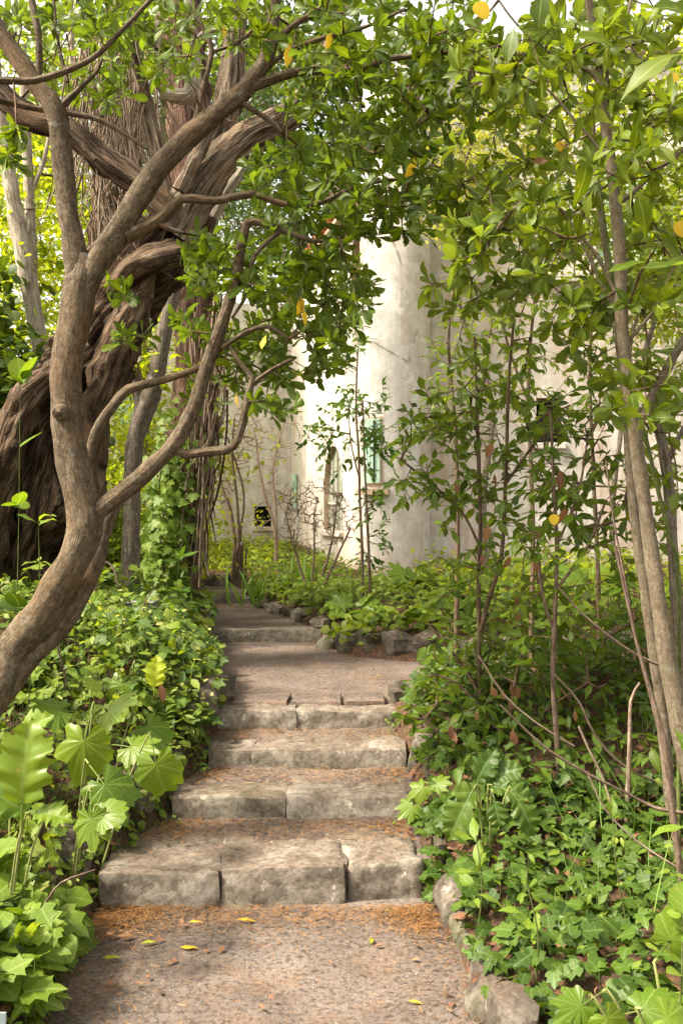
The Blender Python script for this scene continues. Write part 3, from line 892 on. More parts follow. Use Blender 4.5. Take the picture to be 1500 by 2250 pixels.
def wall_panel(name, p0, p1, z0, z1, holes, mat, depth=.35, reveal=None, parent=villa):
    """wall from p0 to p1 (plan points, front face on the right-hand side looking p0->p1 reversed), openings as outlines in (u, z)"""
    p0 = Vector((p0[0], p0[1], 0)); p1 = Vector((p1[0], p1[1], 0))
    u = (p1 - p0).normalized(); L = (p1 - p0).length
    nrm = Vector((u.y, -u.x, 0))       # outward
    W = lambda a, z, dd=0: p0 + u * a + Vector((0, 0, z)) - nrm * dd
    bm = bmesh.new()
    edges = []
    def loop(pts, dd=0):
        vs_ = [bm.verts.new(W(a, z, dd) - VB) for a, z in pts]
        es = [bm.edges.new((vs_[i], vs_[(i + 1) % len(vs_)])) for i in range(len(vs_))]
        return vs_, es
    ov, oe = loop([(0, z0), (L, z0), (L, z1), (0, z1)])
    edges += oe
    hv = []
    for h in holes:
        v_, e_ = loop(h); edges += e_; hv.append((v_, h))
    bmesh.ops.triangle_fill(bm, use_beauty=True, use_dissolve=False, edges=edges, normal=nrm)
    for v_, h in hv:
        bk = [bm.verts.new(W(a, z, depth) - VB) for a, z in h]
        for i in range(len(h)):
            j = (i + 1) % len(h)
            f = bm.faces.new((v_[i], v_[j], bk[j], bk[i])); f.material_index = 1
    bk = [bm.verts.new(W(a, z, depth) - VB) for a, z in [(0, z0), (L, z0), (L, z1), (0, z1)]]
    for i in range(4):
        j = (i + 1) % 4
        bm.faces.new((ov[i], bk[i], bk[j], ov[j]))
    me = bpy.data.meshes.new(name); bm.to_mesh(me); bm.free()
    me.materials.append(mat); me.materials.append(reveal or MT['jamb'])
    o = link(name, me, parent)
    return o, W, u, nrm

def arch(c, w, zb, zs, n=10):
    pts = [(c - w / 2, zb), (c + w / 2, zb)]
    for i in range(n + 1):
        a = math.pi * i / n
        pts.append((c + w / 2 * math.cos(a), zs + w / 2 * math.sin(a)))
    return pts

def rect(c, w, zb, zt): return [(c - w / 2, zb), (c + w / 2, zb), (c + w / 2, zt), (c - w / 2, zt)]

def slab(name, W, a0, a1, z0, z1, d0, d1, mat, parent, bevel=.004):
    bm = bmesh.new()
    c = [W(a, z, d) - VB for a in (a0, a1) for z in (z0, z1) for d in (d0, d1)]
    v_ = [bm.verts.new(p) for p in c]
    for f in ((0, 1, 3, 2), (4, 6, 7, 5), (0, 4, 5, 1), (2, 3, 7, 6), (0, 2, 6, 4), (1, 5, 7, 3)):
        bm.faces.new([v_[i] for i in f])
    bmesh.ops.recalc_face_normals(bm, faces=bm.faces)
    if bevel: bmesh.ops.bevel(bm, geom=list(bm.edges), offset=bevel, segments=1, affect='EDGES')
    me = bpy.data.meshes.new(name); bm.to_mesh(me); bm.free(); me.materials.append(mat)
    return link(name, me, parent)

def fill_pane(name, W, pts, dd, mat, parent):
    bm = bmesh.new()
    bm.faces.new([bm.verts.new(W(a, z, dd) - VB) for a, z in pts])
    me = bpy.data.meshes.new(name); bm.to_mesh(me); bm.free(); me.materials.append(mat)
    return link(name, me, parent)

# facade running away to the left of the turret (C), end wall (D), wall right of the turret (A)
C0, C1 = (-.78, 15.0), (.27, 10.30)
doorarch = arch(3.08, 1.12, 1.22, 1.72)
uparch = arch(4.30, .42, 3.95, 4.33)
slit = rect(.42, .34, 1.52, 2.0)
wc, WC, uC, nC = wall_panel('wall', C0, C1, .2, 4.72, [doorarch, uparch, slit], MT['stucco'], .3)
w = fill_pane('arched_window', WC, arch(3.08, 1.116, 1.22, 1.72), .07, MT['pane'], villa)
slab('sill', WC, 2.45, 3.7, 1.15, 1.21, -.06, .1, MT['stucco'], w)
for a in (2.8, 3.08, 3.36): slab('glazing_bar', WC, a - .012, a + .012, 1.22, 2.2 if a == 3.08 else 2.1, .045, .065, MT['stucco_pale'], w, 0)
slab('glazing_bar', WC, 2.53, 3.63, 1.55, 1.575, .043, .067, MT['stucco_pale'], w, 0)
w = fill_pane('arched_window', WC, arch(4.30, .416, 3.95, 4.33), .25, MT['void'], villa)
slab('sill', WC, 4.04, 4.56, 3.88, 3.94, -.05, .1, MT['stucco'], w)
w = fill_pane('narrow_window', WC, slit, .25, MT['void'], villa)
sh = slab('shutter', WC, .24, .58, 1.5, 2.02, -.045, -.01, MT['shutter'], w)
D0, D1 = (-4.2, 14.8), (-.775, 15.05)
smallw = rect(2.98, .26, 1.22, 1.54)
wd, WD, uD, nD = wall_panel('wall', D0, D1, .2, 4.7, [smallw, rect(1.0, .6, 2.6, 3.5)], MT['stucco_pale'], .3)
w = fill_pane('small_window', WD, smallw, .2, MT['void'], villa)
slab('sill', WD, 2.8, 3.16, 1.15, 1.21, -.05, .1, MT['stucco'], w)
slab('bar', WD, 2.97, 2.99, 1.22, 1.54, .1, .12, MT['iron'], w, 0)
w = fill_pane('shuttered_window', WD, rect(1.0, .6, 2.6, 3.5), .2, MT['void'], villa)
for a in (.7, 1.0): slab('shutter', WD, a + .005, a + .295, 2.6, 3.5, .02, .06, MT['shutter'], w)
A0, A1 = (.90, 10.46), (9.0, 10.0)
darkw = rect(1.33, .26, 2.2, 2.68); upw = rect(2.2, .7, 4.1, 5.2); farw = rect(4.2, .7, 2.0, 3.2)
wa, WA, uA, nA = wall_panel('wall', A0, A1, .2, 6.35, [darkw, upw, farw], MT['stucco'], .35)
w = fill_pane('barred_window', WA, darkw, .25, MT['void'], villa)
slab('sill', WA, 1.15, 1.51, 2.13, 2.19, -.06, .1, MT['stucco'], w)
for a in (1.27, 1.33, 1.39): slab('bar', WA, a - .008, a + .008, 2.2, 2.68, .04, .056, MT['iron'], w, 0)
slab('bar', WA, 1.2, 1.46, 2.43, 2.446, .036, .06, MT['iron'], w, 0)
for nm, (c, ww, zb, zt) in (('shuttered_window', (2.2, .7, 4.1, 5.2)), ('shuttered_window', (4.2, .7, 2.0, 3.2))):
    w = fill_pane(nm, WA, rect(c, ww, zb, zt), .25, MT['void'], villa)
    for a in (c - ww / 2, c): slab('shutter', WA, a + .006, a + ww / 2 - .006, zb + .01, zt - .01, .03, .07, MT['shutter'], w)
    slab('sill', WA, c - ww / 2 - .07, c + ww / 2 + .07, zb - .07, zb - .01, -.06, .1, MT['stucco'], w)
slab('string_course', WA, .02, 8.1, 3.92, 4.02, -.05, .05, MT['stucco'], villa, .01)
slab('cornice', WA, .0, 8.15, 6.35, 6.5, -.12, .4, MT['stucco'], villa, .02)

# turret
bm = bmesh.new()
R = .362; nseg = 64
zz = [.2] + list(np.linspace(.45, 6.6, 40))
ring = []
for z in zz:
    rr = R * (1.0 + .03 * max(0, 1 - (z - .2) / .9))
    ring.append([bm.verts.new((rr * math.cos(2 * math.pi * k / nseg), rr * math.sin(2 * math.pi * k / nseg), z - VB.z)) for k in range(nseg)])
for a, b in zip(ring, ring[1:]):
    for k in range(nseg):
        f = bm.faces.new((a[k], a[(k + 1) % nseg], b[(k + 1) % nseg], b[k])); f.smooth = True
bm.faces.new(ring[-1])
me = bpy.data.meshes.new('turret'); bm.to_mesh(me); bm.free(); me.materials.append(MT['stucco_pale'])
tur = link('turret', me, villa)
# green shutter of the slit window on the turret, with iron strap and curved ledge
def ring_slab(name, r0, r1, a0, a1, z0, z1, mat, parent, n=10):
    bm = bmesh.new(); rows = []
    for i in range(n + 1):
        a = a0 + (a1 - a0) * i / n
        rows.append([bm.verts.new((r * math.cos(a), r * math.sin(a), z - VB.z)) for r, z in ((r0, z0), (r1, z0), (r1, z1), (r0, z1))])
    for p, q in zip(rows, rows[1:]):
        for k in range(4): bm.faces.new((p[k], p[(k + 1) % 4], q[(k + 1) % 4], q[k]))
    bm.faces.new(rows[0]); bm.faces.new(rows[-1][::-1])
    bmesh.ops.recalc_face_normals(bm, faces=bm.faces)
    me = bpy.data.meshes.new(name); bm.to_mesh(me); bm.free(); me.materials.append(mat)
    return link(name, me, parent)
DEG = math.radians
tw = ring_slab('turret_window', R - .02, R + .012, DEG(206), DEG(244), 1.72, 2.44, MT['jamb'], villa)
for a0 in (207, 212.8, 218.6, 225, 230.5, 236): ring_slab('shutter_board', R + .014, R + .036 + .003 * (a0 % 2), DEG(a0), DEG(a0 + 5.2), 1.75, 2.42, MT['shutter'], tw, 2)
ring_slab('strap_hinge', R + .041, R + .05, DEG(226), DEG(241), 2.1, 2.125, MT['iron'], tw)
ring_slab('shutter_bolt', R + .041, R + .052, DEG(231.5), DEG(233.5), 1.78, 2.4, MT['iron'], tw, 2)
ring_slab('ledge', R - .02, R + .09, DEG(196), DEG(256), 1.63, 1.69, MT['jamb'], tw)

# terracotta eaves over the facade: roof slab and barrel tiles
roof = slab('roof', WC, -.1, 4.8, 4.724, 4.79, -.2, 1.6, MT['jamb'], villa, .01)
tg = []
nn = 8
tv, tq = [], []
for i, (y, z) in enumerate([(0, 0), (.42, .06)]):
    for k in range(nn + 1):
        a = math.pi * k / nn
        r = .085 - .012 * i
        tv.append((r * math.cos(a), y, z + r * math.sin(a)))
for k in range(nn): tq.append((k, k + 1, nn + 2 + k, nn + 1 + k))
tile = mesh_np('tile', np.array(tv), np.array(tq), np.array(tv)[:, :2].copy(), MT['terracotta'])
ang = math.atan2(uC.y, uC.x)
for i in range(25):
    for row in range(3):
        o = link('tile', tile, roof)
        o.location = WC(.0 + i * .19, 4.80 + row * .055, -.24 + row * .38) - VB
        o.rotation_euler = (0, 0, math.atan2(-nC.y, -nC.x) - math.pi / 2)
# ------------------------------------------------------------------ trees
def pts_of(lst, d):
    return [P(t[0], t[1], t[3] if len(t) > 3 else d) for t in lst]

SH_OBOV = [leaf_shape(OBOV, b, f, twist=tw_, wave=wv_) for b, f, tw_, wv_ in ((.12, .15, .3, .2), (.4, .35, -.5, .3), (-.12, .3, .2, .1), (.65, .1, .7, .35), (.25, .6, -.2, .15))]
SH_ELLI = [leaf_shape(ELLI, b, f, twist=tw_, wave=wv_) for b, f, tw_, wv_ in ((.15, .2, .3, .2), (.45, .35, -.6, .3), (-.05, .3, .5, .2), (.7, .2, .3, .35))]
SH_LANC = [leaf_shape(LANC, b, f) for b, f in ((.2, .2), (.4, .2), (0, .1))]
SH_ROUND = [leaf_shape(ROUND, b, f) for b, f in ((.2, .2), (.35, -.15), (.05, .1))]
SH_SMALL = [leaf_shape(SMALL, b, f) for b, f in ((.1, .2), (.3, .2))]
SH_TINY = [leaf_shape(TINY, .1, .25)]
SH_BLADE = [leaf_shape(BLADE, b, .5) for b in (.1, .35, .7)]
SH_IVY = [ivy_shape(.15, 1), ivy_shape(.35, 2, .9), ivy_shape(0, 3, 1.08)]
SH_ACAN = [acanthus_shape(1, 5, .40, .4, .42), acanthus_shape(2, 5, .4, .5, .4), acanthus_shape(3, 4, .45, .25, .36, .45)]
SH_PALM = [palmate_shape(1), palmate_shape(2, 5, .45), palmate_shape(3, 7, .2, .5, .22)]

# ---- the smooth-barked tree leaning over the path from the left bank
D = 3.7
rng = random.Random(21)
base = P(-60, 1640, D)
base.z = gz(base.x, base.y)
tree = thing('leaning_tree', base, 'smooth brown-barked tree leaning over the path with leaf rosettes', 'tree')
seeds = []
RS = .69
def limb(name, lst, d=D, n=12, mat='smooth_bark', root=tree, b=base, **kw):
    kw.setdefault('rough', .12); kw.setdefault('lumps', .2); kw.setdefault('step', .05)
    rs = kw.pop('rs', None) or RS
    lst = [(t[0], t[1], t[2] * rs) + tuple(t[3:]) for t in lst]
    x1, y1, r1 = lst[-1][:3]; x0, y0 = lst[-2][:2]
    if (x1 < 0 or y1 < 0 or x1 > 1500) and r1 > 2:        # limb leaves the frame: let it run out to a thin end
        ln_ = math.hypot(x1 - x0, y1 - y0); ux, uy = (x1 - x0) / ln_, (y1 - y0) / ln_
        k_ = max(90, r1 * 14); dd_ = tuple(lst[-1][3:])
        lst = lst + [(x1 + ux * k_ + 12, y1 + uy * k_ - 10, r1 * .62) + dd_, (x1 + ux * k_ * 2 - 10, y1 + uy * k_ * 2 - 30, r1 * .12) + dd_]
    g, line = px_tube(lst, d, n, **kw)
    geo_part(name, g, MT[mat], root, b)
    seeds.extend(line)
    return line
seeds = []
limb('trunk', [(-110, 1760, 72, 3.6), (-40, 1560, 64, 3.6), (20, 1440, 60), (100, 1340, 56), (160, 1235, 52), (188, 1140, 54), (165, 1040, 52), (146, 930, 50), (147, 800, 47), (165, 700, 49), (180, 620, 50), (188, 560, 30)], n=20, seed=1)
limb('branch', [(178, 640, 40), (165, 560, 38), (148, 450, 33), (136, 330, 32), (122, 240, 33), (75, 180, 29), (22, 100, 28), (-40, 10, 27)], n=16, seed=2)
limb('branch', [(178, 650, 40), (212, 580, 44), (270, 490, 40), (330, 395, 38), (400, 315, 34), (480, 245, 31), (540, 195, 28), (588, 120, 24), (600, 40, 21), (612, -80, 19)], n=16, seed=3)
limb('branch', [(520, 205, 20), (570, 185, 16), (640, 160, 15), (700, 155, 14), (790, 152, 12), (850, 130, 11), (905, 124, 8), (970, 118, 7), (1010, 108, 4)], n=10, seed=4)
limb('branch', [(835, 136, 7), (880, 170, 6), (905, 200, 5), (935, 240, 4)], n=7, seed=5)
limb('branch', [(192, 1150, 34), (215, 1125, 30), (270, 1080, 28), (340, 1020, 27), (390, 965, 25), (428, 890, 23), (455, 800, 21), (488, 712, 19), (518, 612, 19), (530, 540, 15), (540, 493, 15)], n=14, seed=6)
limb('branch', [(533, 498, 13), (560, 487, 12), (620, 505, 10), (690, 530, 8), (760, 520, 4)], n=8, seed=7)
limb('branch', [(380, 985, 15), (410, 998, 15), (455, 992, 15), (512, 982, 13), (535, 920, 13), (550, 850, 12), (555, 830, 10), (525, 795, 8), (505, 760, 6)], n=10, seed=8)
limb('branch', [(550, 845, 8), (600, 810, 7), (640, 790, 5)], n=7, seed=9)
limb('branch', [(488, 765, 8), (540, 730, 8), (590, 717, 8), (635, 745, 5)], n=7, seed=10)
limb('branch', [(190, 1110, 20), (192, 1040, 18), (212, 950, 17), (250, 890, 16), (285, 855, 16), (360, 835, 13), (445, 803, 10), (500, 750, 8)], 3.9, n=10, seed=11)
limb('branch', [(278, 520, 22), (315, 502, 20), (352, 480, 18), (398, 437, 15), (475, 441, 13), (556, 427, 12), (625, 450, 10), (700, 447, 9), (770, 415, 7), (850, 395, 5)], n=10, seed=12)
limb('branch', [(345, 490, 9), (380, 505, 8), (405, 512, 6)], n=7, seed=13)
limb('branch', [(505, 212, 12), (545, 235, 10), (600, 270, 8), (620, 290, 6)], n=7, seed=14)
limb('branch', [(-60, 170, 13, 3.5), (30, 178, 12, 3.5), (100, 172, 11, 3.5), (200, 130, 9, 3.5), (260, 75, 8, 3.5), (350, -20, 7, 3.5)], n=8, seed=15)
limb('branch', [(-40, 210, 11, 3.5), (60, 235, 11), (150, 248, 10), (230, 268, 9), (325, 328, 6)], n=8, seed=16)
limb('branch', [(130, 240, 14), (180, 190, 8), (215, 155, 6), (225, 130, 4)], n=7, seed=17)
limb('branch', [(150, 290, 9), (180, 320, 10), (210, 352, 8)], n=8, seed=18)
limb('branch', [(430, 270, 12), (445, 200, 9), (465, 110, 8), (440, 50, 7), (400, -10, 6)], n=8, seed=19)
limb('branch', [(462, 115, 6), (520, 95, 6), (560, 60, 5), (600, 10, 4)], n=7, seed=20)
limb('branch', [(590, 100, 12), (640, 60, 10), (700, 20, 9), (760, -30, 8)], n=8, seed=22)
limb('branch', [(85, 175, 12), (85, 80, 12), (68, -20, 11)], n=8, seed=23)
limb('branch', [(150, 180, 6), (130, 100, 5), (118, 0, 5)], n=6, seed=24)
limb('branch', [(560, 180, 10), (620, 120, 8), (690, 90, 8), (800, 60, 6), (890, 20, 5)], n=7, seed=25)
limb('branch', [(620, 505, 7), (560, 560, 7), (545, 640, 6), (510, 700, 5)], n=7, seed=26)
limb('stem', [(262, 1100, 20, 3.95), (238, 1130, 26, 3.9), (215, 1205, 30, 3.85), (178, 1305, 34, 3.8), (120, 1390, 36, 3.75), (30, 1480, 44, 3.7), (-80, 1640, 50, 3.65)], n=14, seed=27)
tg = blobs([(760, 90, 240, 90, 107, 3.3, 4.9), (790, 240, 190, 120, 104, 3.4, 5), (840, 370, 150, 110, 83, 3.4, 4.8), (640, 385, 110, 70, 36, 3.6, 4.2), (930, 300, 90, 160, 26, 3.4, 4.4),
            (700, 480, 110, 60, 26, 3.6, 4.3), (860, 480, 90, 50, 16, 3.5, 4.2), (560, 590, 150, 75, 60, 3.6, 4.6), (700, 640, 120, 100, 68, 3.6, 4.6), (640, 770, 130, 85, 52, 3.6, 4.5), (480, 730, 110, 60, 18, 3.7, 4.2),
            (590, 890, 60, 30, 8, 3.6, 4.0), (460, 545, 60, 30, 10, 3.6, 4.0), (480, 850, 90, 60, 12, 3.8, 4.3), (270, 640, 30, 25, 4, 3.6, 3.7), (290, 745, 40, 20, 5, 3.7, 3.9), (150, 40, 190, 60, 29, 3.4, 4.6), (230, 190, 60, 50, 8, 3.6, 4.3), (380, 150, 40, 40, 5, 3.6, 4.2),
            (30, 320, 20, 40, 4, 3.3, 3.6), (540, 60, 80, 60, 13, 3.4, 4.4), (1000, 60, 90, 70, 26, 3.2, 4.4), (980, 220, 70, 100, 21, 3.6, 4.6), (350, 30, 120, 40, 18, 3.6, 4.4), (400, -160, 500, 130, 52, 3, 5), (850, -170, 300, 130, 52, 3, 5)], rng)
bare_t = blobs([(600, 200, 200, 130, 40, 3.5, 4.2), (480, 90, 120, 90, 30, 3.5, 4.2), (760, 330, 160, 130, 36, 3.5, 4.3), (130, 120, 130, 100, 34, 3.4, 4.1), (640, 720, 120, 120, 26, 3.6, 4.2), (500, 860, 80, 80, 12, 3.7, 4.1), (300, 170, 120, 100, 20, 3.5, 4.2)], rng)
tw, lines = grow(seeds, tg, rng, .1, .0022, .011, .018, sag=-.05)
twb, _ = grow(seeds, bare_t, rng, .07, .0018, .007, .03, sag=-.03)
geo_part('bare_twigs', twb, MT['twig'], tree, base, kind='stuff')
geo_part('twigs', tw, MT['twig'], tree, base, kind='stuff')
mats = []
for ln in lines:
    mats += rosette(ln[-1], ln[-1] - ln[-2], rng.randint(8, 13), .042, .085, rng)
    if rng.random() < .85 and len(ln) > 3:
        mats += rosette(ln[-2], ln[-2] - ln[-3] if (ln[-2] - ln[-3]).length > 1e-4 else Vector((0, 0, 1)), rng.randint(4, 7), .042, .085, rng)
leafy(tree, base, SH_OBOV, mats, MT['rosette_leaf'], 300, rng=rng)
yl = [lmat(P(x, y, 3.65), (rng.uniform(-.4, .4), rng.uniform(-.4, .4), -1), (rng.gauss(0, 1), -1, .2), s) for x, y, s in
      ((490, 55, .045), (728, 70, .08), (636, 95, .09), (910, 345, .09), (585, 735, .06), (660, 650, .08), (668, 680, .07), (520, 862, .06))]
leafy(tree, base, SH_ELLI, yl, MT['yellow_leaf'], 50, name='yellow_leaf', rng=rng)

# ---- the ancient leaning trunk behind it
RS = .78
D = 6.2
base = P(-60, 1440, D); base.z = gz(base.x, base.y) - .1
old = thing('ancient_tree', base, 'huge old leaning tree with furrowed dark bark and cavities', 'tree')
OK = dict(root=old, b=base, d=D)
seeds = []
limb('trunk', [(-110, 1620, 190), (-60, 1440, 165), (10, 1250, 140), (70, 1060, 122), (130, 900, 102), (210, 760, 90), (290, 640, 84), (360, 540, 80), (410, 450, 66)], n=84, step=.04, mat='old_bark', furrow=.38, lumps=.3, rough=.24, seed=31, **OK)
limb('trunk_rib', [(150, 1330, 20), (190, 1150, 40), (200, 960, 44), (240, 820, 42), (300, 680, 40), (330, 600, 20)], n=24, step=.05, mat='old_bark', furrow=.38, lumps=.4, rough=.26, seed=32, root=old, b=base, d=6.0)
limb('trunk_rib', [(-60, 1300, 60), (-10, 1080, 62), (20, 960, 50), (60, 880, 45), (110, 830, 40), (200, 760, 20)], n=24, step=.05, mat='old_bark', furrow=.38, lumps=.4, rough=.26, seed=33, root=old, b=base, d=5.85)
limb('burl', [(250, 630, 20), (285, 595, 40), (350, 565, 46), (420, 545, 25)], n=20, step=.05, mat='old_bark', furrow=.2, lumps=.5, rough=.12, seed=34, root=old, b=base, d=5.95)
limb('limb', [(380, 470, 40), (300, 400, 37), (230, 350, 36), (150, 285, 34), (60, 255, 33), (-20, 180, 32), (-120, 100, 30)], n=24, step=.05, mat='old_bark', furrow=.22, lumps=.22, rough=.1, seed=35, root=old, b=base, d=5.9)
limb('limb', [(380, 520, 62), (430, 430, 60), (490, 350, 50), (560, 290, 42), (620, 262, 36), (680, 200, 30), (725, 100, 26), (750, -60, 24)], n=28, step=.05, mat='old_bark_light', furrow=.28, lumps=.2, rough=.14, seed=36, root=old, b=base, d=6.0)
limb('limb', [(420, 480, 46), (450, 360, 44), (490, 270, 42), (510, 150, 34), (522, 0, 28), (530, -100, 26)], n=24, step=.05, mat='old_bark_light', furrow=.25, lumps=.2, rough=.1, seed=37, root=old, b=base, d=6.3)
limb('limb', [(375, 480, 26), (345, 340, 24), (318, 220, 22), (296, 90, 20), (275, -60, 18)], n=16, step=.06, mat='old_bark_light', furrow=.12, lumps=.2, rough=.1, seed=38, root=old, b=base, d=6.1)
limb('limb', [(355, 205, 16), (395, 215, 22), (425, 200, 24), (420, 100, 20), (408, -60, 19)], n=16, step=.06, mat='pale_bark', lumps=.3, rough=.1, seed=39, root=old, b=base, d=6.0)
limb('limb', [(345, 110, 10), (352, 30, 14), (360, -60, 14)], n=12, step=.06, mat='pale_bark', lumps=.2, rough=.1, seed=40, root=old, b=base, d=5.9)
limb('limb', [(430, 90, 10), (470, 60, 12), (520, 40, 12), (560, 30, 10)], n=12, step=.06, mat='pale_bark', lumps=.2, rough=.1, seed=41, root=old, b=base, d=6.0)
limb('limb', [(470, 480, 14), (500, 420, 14), (535, 370, 12)], n=10, step=.06, mat='pale_bark', lumps=.2, rough=.1, seed=42, root=old, b=base, d=6.6)
limb('split_bark', [(395, 420, 20), (430, 350, 22), (465, 280, 12)], n=14, step=.04, mat='old_bark_light', furrow=.3, lumps=.4, rough=.15, seed=43, root=old, b=base, d=5.85)
for k, (x, y, r) in enumerate(((70, 1010, 22), (108, 1250, 12), (30, 1330, 26), (195, 1100, 12), (395, 400, 9), (452, 300, 8))):
    pass
# hanging dead twigs in the fork
rng = random.Random(33)
gs = []
for k in range(230):
    x = rng.uniform(150, 345) if k < 180 else rng.uniform(180, 330); y0 = rng.uniform(60, 240) if k < 180 else rng.uniform(380, 470)
    L = rng.uniform(120, 300) if k < 180 else rng.uniform(60, 170)
    d = rng.uniform(5.9, 6.9); sw = rng.gauss(0, 34) + (25 if k >= 180 else 0)
    pts = [P(x, y0, d), P(x + sw * .4 + rng.gauss(0, 6), y0 + L * .35, d + rng.gauss(0, .05)), P(x + sw + rng.gauss(0, 8), y0 + L * .7, d), P(x + sw * 1.7, y0 + L, d)]
    gs.append(tube(pts, [.006, .006, .005, .002], 4, .12))
geo_part('dead_twigs', cat_geo(gs), MT['dry_twig'], old, base, kind='stuff')
tgt = blobs([(330, 120, 130, 110, 22, 5.6, 6.6), (90, 120, 100, 110, 22, 5.6, 6.6), (500, 120, 90, 90, 14, 6, 7), (430, 30, 200, 60, 18, 5.8, 6.8), (250, 60, 100, 50, 12, 5.6, 6.6)], rng)
tw, lines = grow(seeds, tgt, rng, .14, .003, .012, .02)
geo_part('twigs', tw, MT['twig'], old, base, kind='stuff')
mats = []
for ln in lines: mats += rosette(ln[-1], ln[-1] - ln[-2], rng.randint(6, 10), .06, .11, rng) + rosette(ln[-1] + Vector((rng.gauss(0, .08), rng.gauss(0, .08), rng.gauss(0, .08))), Vector((rng.gauss(0, 1), rng.gauss(0, 1), .5)), 6, .05, .1, rng)
leafy(old, base, SH_ELLI, mats, MT['ivy_light'], 120, rng=rng, minpx=18)

RS = 1.0
# ---- ivy-clad reddish trunk with hanging dry vines
D = 8.0
base = P(395, 1300, D); base.z = gz(base.x, base.y) - .05
ivt = thing('conifer_tree', base, 'reddish-brown conifer trunk wrapped in ivy and dry vines', 'tree')
seeds = []
limb('trunk', [(393, 1330, 56), (392, 1250, 46), (396, 1150, 44), (408, 1000, 44), (424, 850, 44), (432, 700, 44), (430, 500, 46), (420, 300, 46), (405, 100, 44), (395, -120, 40)], n=28, step=.07, mat='red_bark', furrow=.22, lumps=.15, rough=.1, seed=51, root=ivt, b=base, d=D)
limb('stem', [(412, 1310, 26), (420, 1230, 22), (428, 1120, 18), (455, 980, 16), (470, 850, 14), (465, 700, 12)], n=14, step=.07, mat='red_bark', furrow=.2, lumps=.2, rough=.1, seed=52, root=ivt, b=base, d=7.7)
limb('trunk', [(290, -60, 40), (270, 120, 44), (255, 330, 46), (240, 560, 46)], n=20, step=.1, mat='red_bark', furrow=.22, lumps=.15, seed=53, root=ivt, b=base, d=9.0)
tgt = blobs([(560, 430, 130, 120, 34, 9.6, 11.5), (480, 250, 130, 160, 34, 9, 10.5), (330, 420, 160, 200, 44, 8.6, 10), (600, 200, 100, 120, 14, 10, 12)], rng)
tw, lines = grow(seeds, tgt, rng, .25, .004, .02, .04)
geo_part('branches', tw, MT['red_bark'], ivt, base, kind='stuff')
mats = []
for ln in lines:
    for q in ln[-3:]:
        for _ in range(46):
            dd = Vector((rng.gauss(0, 1), rng.gauss(0, 1), rng.gauss(-.3, .7)))
            mats.append(lmat(q + Vector((rng.gauss(0, .12), rng.gauss(0, .12), rng.gauss(0, .12))), dd, (rng.gauss(0, 1), rng.gauss(0, 1), 1), rng.uniform(.06, .14)))
leafy(ivt, base, [leaf_shape(BLADE, .2, .3)], mats, MT['dark_leaf'], 0, rng=rng, rest='foliage')

base = P(450, 1260, 7.6); base.z = gz(base.x, base.y)
vin = thing('dry_vines', base, 'tangle of dry hanging vines against the ivy-clad trunk', 'vine')
for k in range(64):
    x0 = rng.uniform(415, 500); y0 = rng.uniform(640, 930); x1 = rng.gauss(430, 20); y1 = rng.uniform(1060, 1290); d = rng.uniform(7.3, 7.75)
    pts = [P(x0, y0, d)]
    for f in (.2, .4, .6, .8, 1): pts.append(P(x0 + (x1 - x0) * f ** 1.3 + rng.gauss(0, 6), y0 + (y1 - y0) * f, d + rng.gauss(0, .03)))
    r = rng.uniform(.004, .011)
    geo_part('vine', tube(pts, [r] * 5 + [r * .6], 5, .12, lumps=.2, seed=k), MT['dry_twig'] if k % 3 else MT['red_bark'], vin, base)

# climbing ivy leaves on the trunk
base = P(350, 1290, 7.6); base.z = gz(base.x, base.y)
ivy = thing('climbing_ivy', base, 'ivy climbing the reddish trunk beside the path', 'ivy')
gs = []; mats = []
for k in range(15):
    x = rng.uniform(335, 385); d = rng.uniform(7.35, 7.7); y = 1290; pts = []
    top = rng.uniform(860, 1100)
    while y > top:
        pts.append(P(x, y, d)); y -= rng.uniform(25, 45); x += rng.gauss(0, 9) + .02 * (370 - x)
    if len(pts) > 2:
        gs.append(tube(pts, [.005] * len(pts), 4, .1))
        for q in pts:
            for _ in range(5):
                mats.append(lmat(q + Vector((rng.gauss(0, .07), -.05 + rng.gauss(0, .05), rng.gauss(0, .06))), (rng.gauss(0, .7), -.4, -.6 + rng.gauss(0, .4)), (rng.gauss(0, .4), -1, .7), rng.uniform(.05, .095)))
geo_part('stems', cat_geo(gs), MT['twig'], ivy, base, kind='stuff')
leafy(ivy, base, SH_IVY, mats, MT['ivy_light'], 220, rng=rng)

# ---- slim pale trees in the gap between the big trunks and at the far left
def slim(label, limbs, d, mat, blob, shapes, lmatr, l0, l1, seed, nleaf=8, name='slim_tree', lim=60, minpx=16):
    global seeds
    rng = random.Random(seed)
    x, y = limbs[0][0][:2]
    b = P(x, y, d); b.z = gz(b.x, b.y) - .03
    t = thing(name, b, label, 'tree', 'slim trees')
    seeds = []
    for i, l in enumerate(limbs):
        l = list(l)
        if i == 0 and P(l[0][0], l[0][1], d).z > b.z: l.insert(0, (l[0][0] - 2, 1125 + (CAMZ - b.z) * F / d + 10, l[0][2] * 1.1))
        limb('trunk' if i == 0 else 'branch', l, d, 12, mat, t, b, step=.08, seed=seed + i)
    if blob:
        tw, lines = grow(seeds, blobs(blob, rng), rng, .2, .003, .012, .03)
        geo_part('twigs', tw, MT['twig'], t, b, kind='stuff')
        mats = []
        for ln in lines:
            for q in ln[-2:]:
                for _ in range(nleaf):
                    mats.append(lmat(q + Vector((rng.gauss(0, .09), rng.gauss(0, .09), rng.gauss(0, .09))), (rng.gauss(0, 1), rng.gauss(0, 1), rng.gauss(-.3, .6)), (rng.gauss(0, .6), rng.gauss(0, .6), 1), rng.uniform(l0, l1)))
        leafy(t, b, shapes, mats, lmatr, lim, rng=rng, minpx=minpx)
    return t
